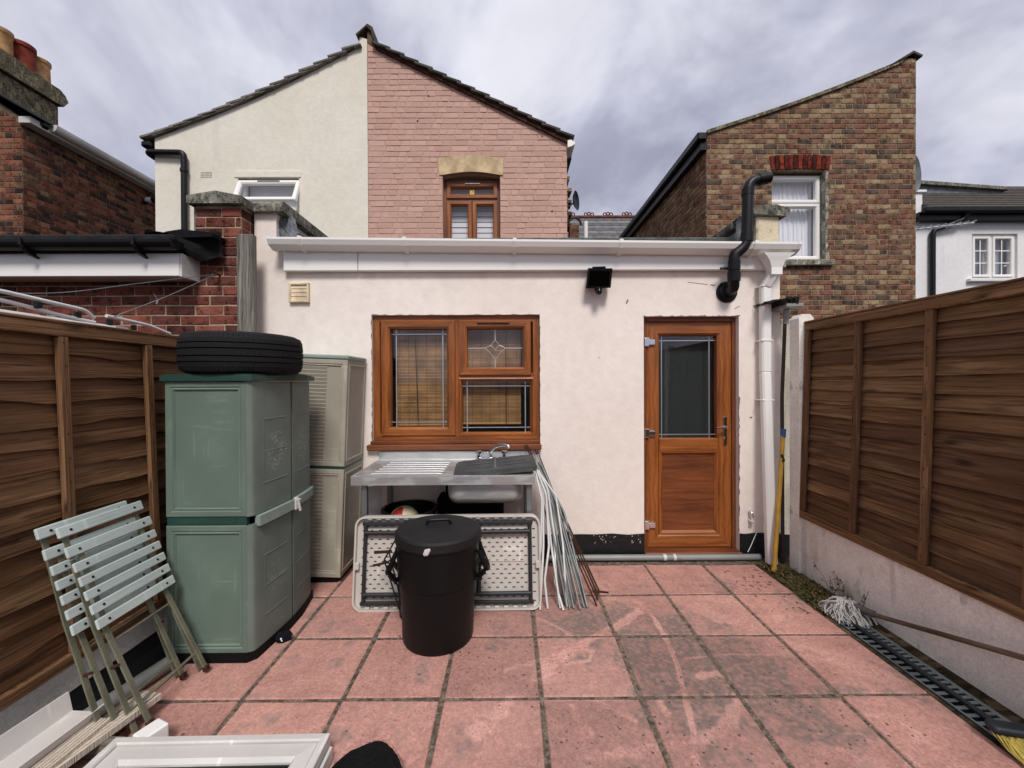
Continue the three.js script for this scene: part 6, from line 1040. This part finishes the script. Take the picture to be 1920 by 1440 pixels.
solo('plastic_membrane', extr([[-1.944, 0.0], [-1.75, 0.0], [-1.78, 0.006], [-1.9, 0.02], [-1.938, 0.07], [-1.944, 0.07]], -2.3, -1.45), M.black, 'black plastic sheet tucked along the foot of left fence', 'sheet');
solo('pipe_offcut', rod([-1.76, 0.045, -1.72], [-1.7, 0.04, -2.06], 0.034, 18), M.pipeGrey, 'short grey pipe offcut lying behind the folded chairs', 'pipe');
{
  const s = thing('sock', 'crumpled navy sock with a white mark by the cabinet foot', 'sock', [-1.262, 0, -2.31]);
  const g = new THREE.SphereGeometry(1, 22, 14), p = g.attributes.position; for (let i = 0; i < p.count; i++) { const x = p.getX(i), y = p.getY(i), z = p.getZ(i), n = 1 + (fbm(x * 3 + 9, y * 3 + z * 3, 256, 256, 3) - 0.5) * 0.9; p.setXYZ(i, x * 0.042 * n, Math.max(0, 0.016 + y * 0.026 * n), z * 0.036 * n); } g.computeVertexNormals(); part(s, 'cloth', clean(g), M.navy);
  part(s, 'mark', [box(-0.002, 0.008, 0.02, 0.03, 0.031, 0.036, 0.002), box(0.004, 0.012, 0.012, 0.02, 0.033, 0.038, 0.002)], M.whiteCloth);
}
// ------------------------------------------------------------------ brooms and poles in the right corner
{
  const b = thing('broom', 'upturned dark bristle broom with brown handle in the right corner', 'broom');
  part(b, 'handle', sweep([V(2.162, 1.93, -3.25), V(2.15, 1.3, -3.27), V(2.135, 0.0, -3.24)], 0.013, 10), M.handleBrown);
  part(b, 'socket', rod([2.172, 1.985, -3.25], [2.166, 1.87, -3.25], 0.02, 12), M.pipeGrey); part(b, 'head', (() => { const g = rbox(-0.065, 0.07, -0.014, 0.014, -0.11, 0.1, 0.008, 2); g.rotateZ(0.03); g.translate(2.165, 2.0, -3.24); return g; })(), M.pipeGrey);
  const br = [], q = mulberry(3); for (let i = 0; i < 420; i++) { const x = 2.165 + (q() - 0.62) * 0.12, z = -3.24 + (q() - 0.5) * 0.2, sx = (x - 2.185) * 0.75 - 0.01 + (q() - 0.5) * 0.02; br.push(sweep([V(x, 2.008, z), V(x + sx * 0.5, 2.045, z + (q() - 0.5) * 0.02), V(x + sx * 1.5, 2.055 + q() * 0.022 - Math.abs(sx) * 0.5, z + (q() - 0.5) * 0.05)], 0.003, 4, false)); } part(b, 'bristles', br, M.bristleDark, undefined, 'stuff');
  const y = thing('yellow_pole', 'yellow broom handle with blue tip leaning by the downpipe', 'pole'); part(y, 'shaft', sweep([V(1.972, 0.03, -3.09), V(2.085, 0.7, -3.19), V(2.128, 1.0, -3.225)], 0.0155, 12), M.yellow); part(y, 'tip', rod([2.128, 0.985, -3.2235], [2.137, 1.05, -3.23], 0.0175, 12), M.blue); part(y, 'ferrule', rod([1.967, 0.004, -3.087], [1.974, 0.035, -3.09], 0.019, 12), M.yellow);
  part(y, 'tape_scrap', [[2.112, 0.8, -3.195], [2.108, 0.83, -3.2]].map(([a, h, z]) => box(a - 0.017, a + 0.003, h, h + 0.03, z, z + 0.017, 0.004, false, 0.008)), M.handleBrown, 'worn dark tape near the top of the yellow pole');
}
{
  const m = thing('string_mop', 'grey white string mop lying by the drain with wooden handle', 'mop'), q = mulberry(23), c = V(2.06, 0.075, -2.49);
  const make = (n, k, r) => { const out = []; for (let i = 0; i < n; i++) { const a = q() * 6.283, L = 0.03 + q() * 0.075, w = (q() - 0.5) * 2.2, s0 = (q() - 0.5) * 0.05, s1 = (q() - 0.5) * 0.05, up = 0.5 + q() * 0.6, p = []; for (let s = 0; s <= 6; s++) { const t = s / 6, d = 0.02 + L * t, e = a + w * t; p.push(V(c.x - 0.025 + s0 + Math.cos(e) * d * 0.85 + Math.sin(t * 9 + i) * 0.004, Math.max(r, c.y * up * (1 - t * t * 0.95) + 0.012 * Math.sin(t * 4 + i)), c.z - 0.02 + s1 + Math.sin(e) * d + Math.cos(t * 8 + i * 2) * 0.004)); } out.push(sweep(p, r * (0.7 + q() * 0.5), 5, true)); } return out; };
  part(m, 'strings', make(720, 0, 0.004), M.mop, undefined, 'stuff'); part(m, 'dirty_strings', make(80, 1, 0.0042), M.mopDark, undefined, 'stuff');
  part(m, 'socket', rod([2.06, 0.075, -2.47], [2.1, 0.075, -2.38], 0.02, 12), M.mopDark); part(m, 'handle', rod([2.095, 0.068, -2.4], [2.115, 0.42, -1.25], 0.0125, 12), M.handleTan);
}
{
  const b = thing('yard_broom', 'yellow bristled broom head at the lower right corner', 'broom', [1.955, 0.0, -1.565]), q = mulberry(31);
  part(b, 'head', (() => { const g = rbox(-0.09, 0.16, 0.05, 0.085, -0.06, 0.0, 0.02, 4); g.rotateY(-0.25); return g; })(), M.iron); const br = []; for (let i = 0; i < 260; i++) { const x = -0.08 + q() * 0.22, z = -0.045 + q() * 0.05; br.push(sweep([V(x, 0.055, z), V(x + (q() - 0.5) * 0.02, 0.03, z + 0.035), V(x + (q() - 0.4) * 0.05, 0.004 + q() * 0.01, z + 0.07 + q() * 0.05)], 0.0022, 4, false)); } part(b, 'bristles', br, M.bristleYellow, undefined, 'stuff'); part(b, 'handle', rod([0.06, 0.075, -0.03], [0.16, 0.55, 0.9], 0.012, 10), M.handleTan);
}
// drain channel
{
  const d = thing('drain_channel', 'black slotted drain channel between paving and right fence', 'drain'), x0 = 1.93, xm = 1.985, x1 = 2.075, z0 = -2.46, z1 = 0.9;
  part(d, 'trough', [box(x0, x1, -0.066, -0.062, z0, z1), box(x0 - 0.0015, x0 + 0.002, -0.062, -0.0025, z0, z1), box(x1 - 0.002, x1 + 0.0015, -0.062, -0.0025, z0, z1), box(x0 + 0.002, x1 - 0.002, -0.062, -0.0025, z0, z0 + 0.003)], M.iron); part(d, 'rail', box(x0, x0 + 0.008, -0.002, 0.006, z0, z1, 0.002), M.galv); part(d, 'rail', box(x1 - 0.018, x1, -0.002, 0.011, z0, z1, 0.003), M.galv); part(d, 'rail', rbox(xm, xm + 0.024, -0.002, 0.02, z0, z1, 0.007, 2), M.iron);
  for (let i = 0, z = z0 + 0.02; z < -1.1; z += 0.031, i++) part(d, 'rung', box(xm + 0.0245, x1 - 0.0185, -0.001, 0.009, z, z + 0.015, 0.002), M.galv);
  for (let z = z0 + 0.03; z < -1.1; z += 0.042) part(d, 'cross_bar', box(x0 + 0.0085, xm - 0.0005, -0.001, 0.003, z, z + 0.018, 0.001), M.galv);
}
// weeds, moss and leaf litter along the strip
{
  const q = mulberry(91), gl = [], gd = [], gm = [];
  const leafAt = (x, y, z, s, a, t) => { const g = polyGeo([[V(-s * 0.25, 0, 0), V(0, s * 0.12, -s * 0.6), V(s * 0.25, 0, 0), V(0, s * 0.05, s * 0.6)]], V(0, -1, 0)); g.rotateX(t); g.rotateY(a); g.translate(x, y, z); return g; };
  for (let i = 0; i < 900; i++) { const t = q(), z = mix(-3.2, -2.52, t), x = mix(2.0, 2.05, t) + (q() + q() - 1) * 0.1, y = 0.002 + q() * q() * 0.045; (q() < 0.45 ? gl : gd).push(leafAt(Math.min(x, 2.155), y, z, 0.012 + q() * 0.02, q() * 6.3, (q() - 0.5) * 1.6)); }
  for (let i = 0; i < 16; i++) { const bx = 2.13 - q() * 0.05, bz = -2.75 + q() * 0.28, tip = V(bx + (q() - 0.7) * 0.12, 0.07 + q() * 0.13, bz + (q() - 0.5) * 0.22); gd.push(sweep([V(bx, 0, bz), V((bx + tip.x) / 2 + 0.01, tip.y * 0.6, (bz + tip.z) / 2), tip], 0.0014, 4, false)); for (let k = 0; k < 6; k++) { const t = 0.4 + q() * 0.6; gl.push(leafAt(mix(bx, tip.x, t), tip.y * t, mix(bz, tip.z, t), 0.014 + q() * 0.012, q() * 6.3, (q() - 0.5) * 2)); } }
  for (let i = 0; i < 260; i++) { const z = -3.0 + q() * 0.5, x = 1.93 + q() * 0.2, s = 0.006 + q() * 0.012, g = new THREE.IcosahedronGeometry(s, 0); g.scale(1.3, 0.6, 1.3); g.translate(x, 0.002, z); gm.push(clean(g)); }
  for (let i = 0; i < 60; i++) gd.push(leafAt(1.6 + q() * 0.32, 0.003, -3.15 + q() * 0.65, 0.01 + q() * 0.018, q() * 6.3, 0.1));
  const w = thing('weeds', 'low weeds and dead leaves along the right wall foot', 'weeds'); w.userData.kind = 'stuff';
  part(w, 'leaves', gl, M.leaf, undefined, 'stuff'); part(w, 'dead_leaves', gd, M.leafDry, undefined, 'stuff'); part(w, 'moss', gm, M.moss, undefined, 'stuff');
}

scene.traverse((o) => { if (o.isMesh) { o.castShadow = true; o.receiveShadow = true; } });
renderer.render(scene, camera);
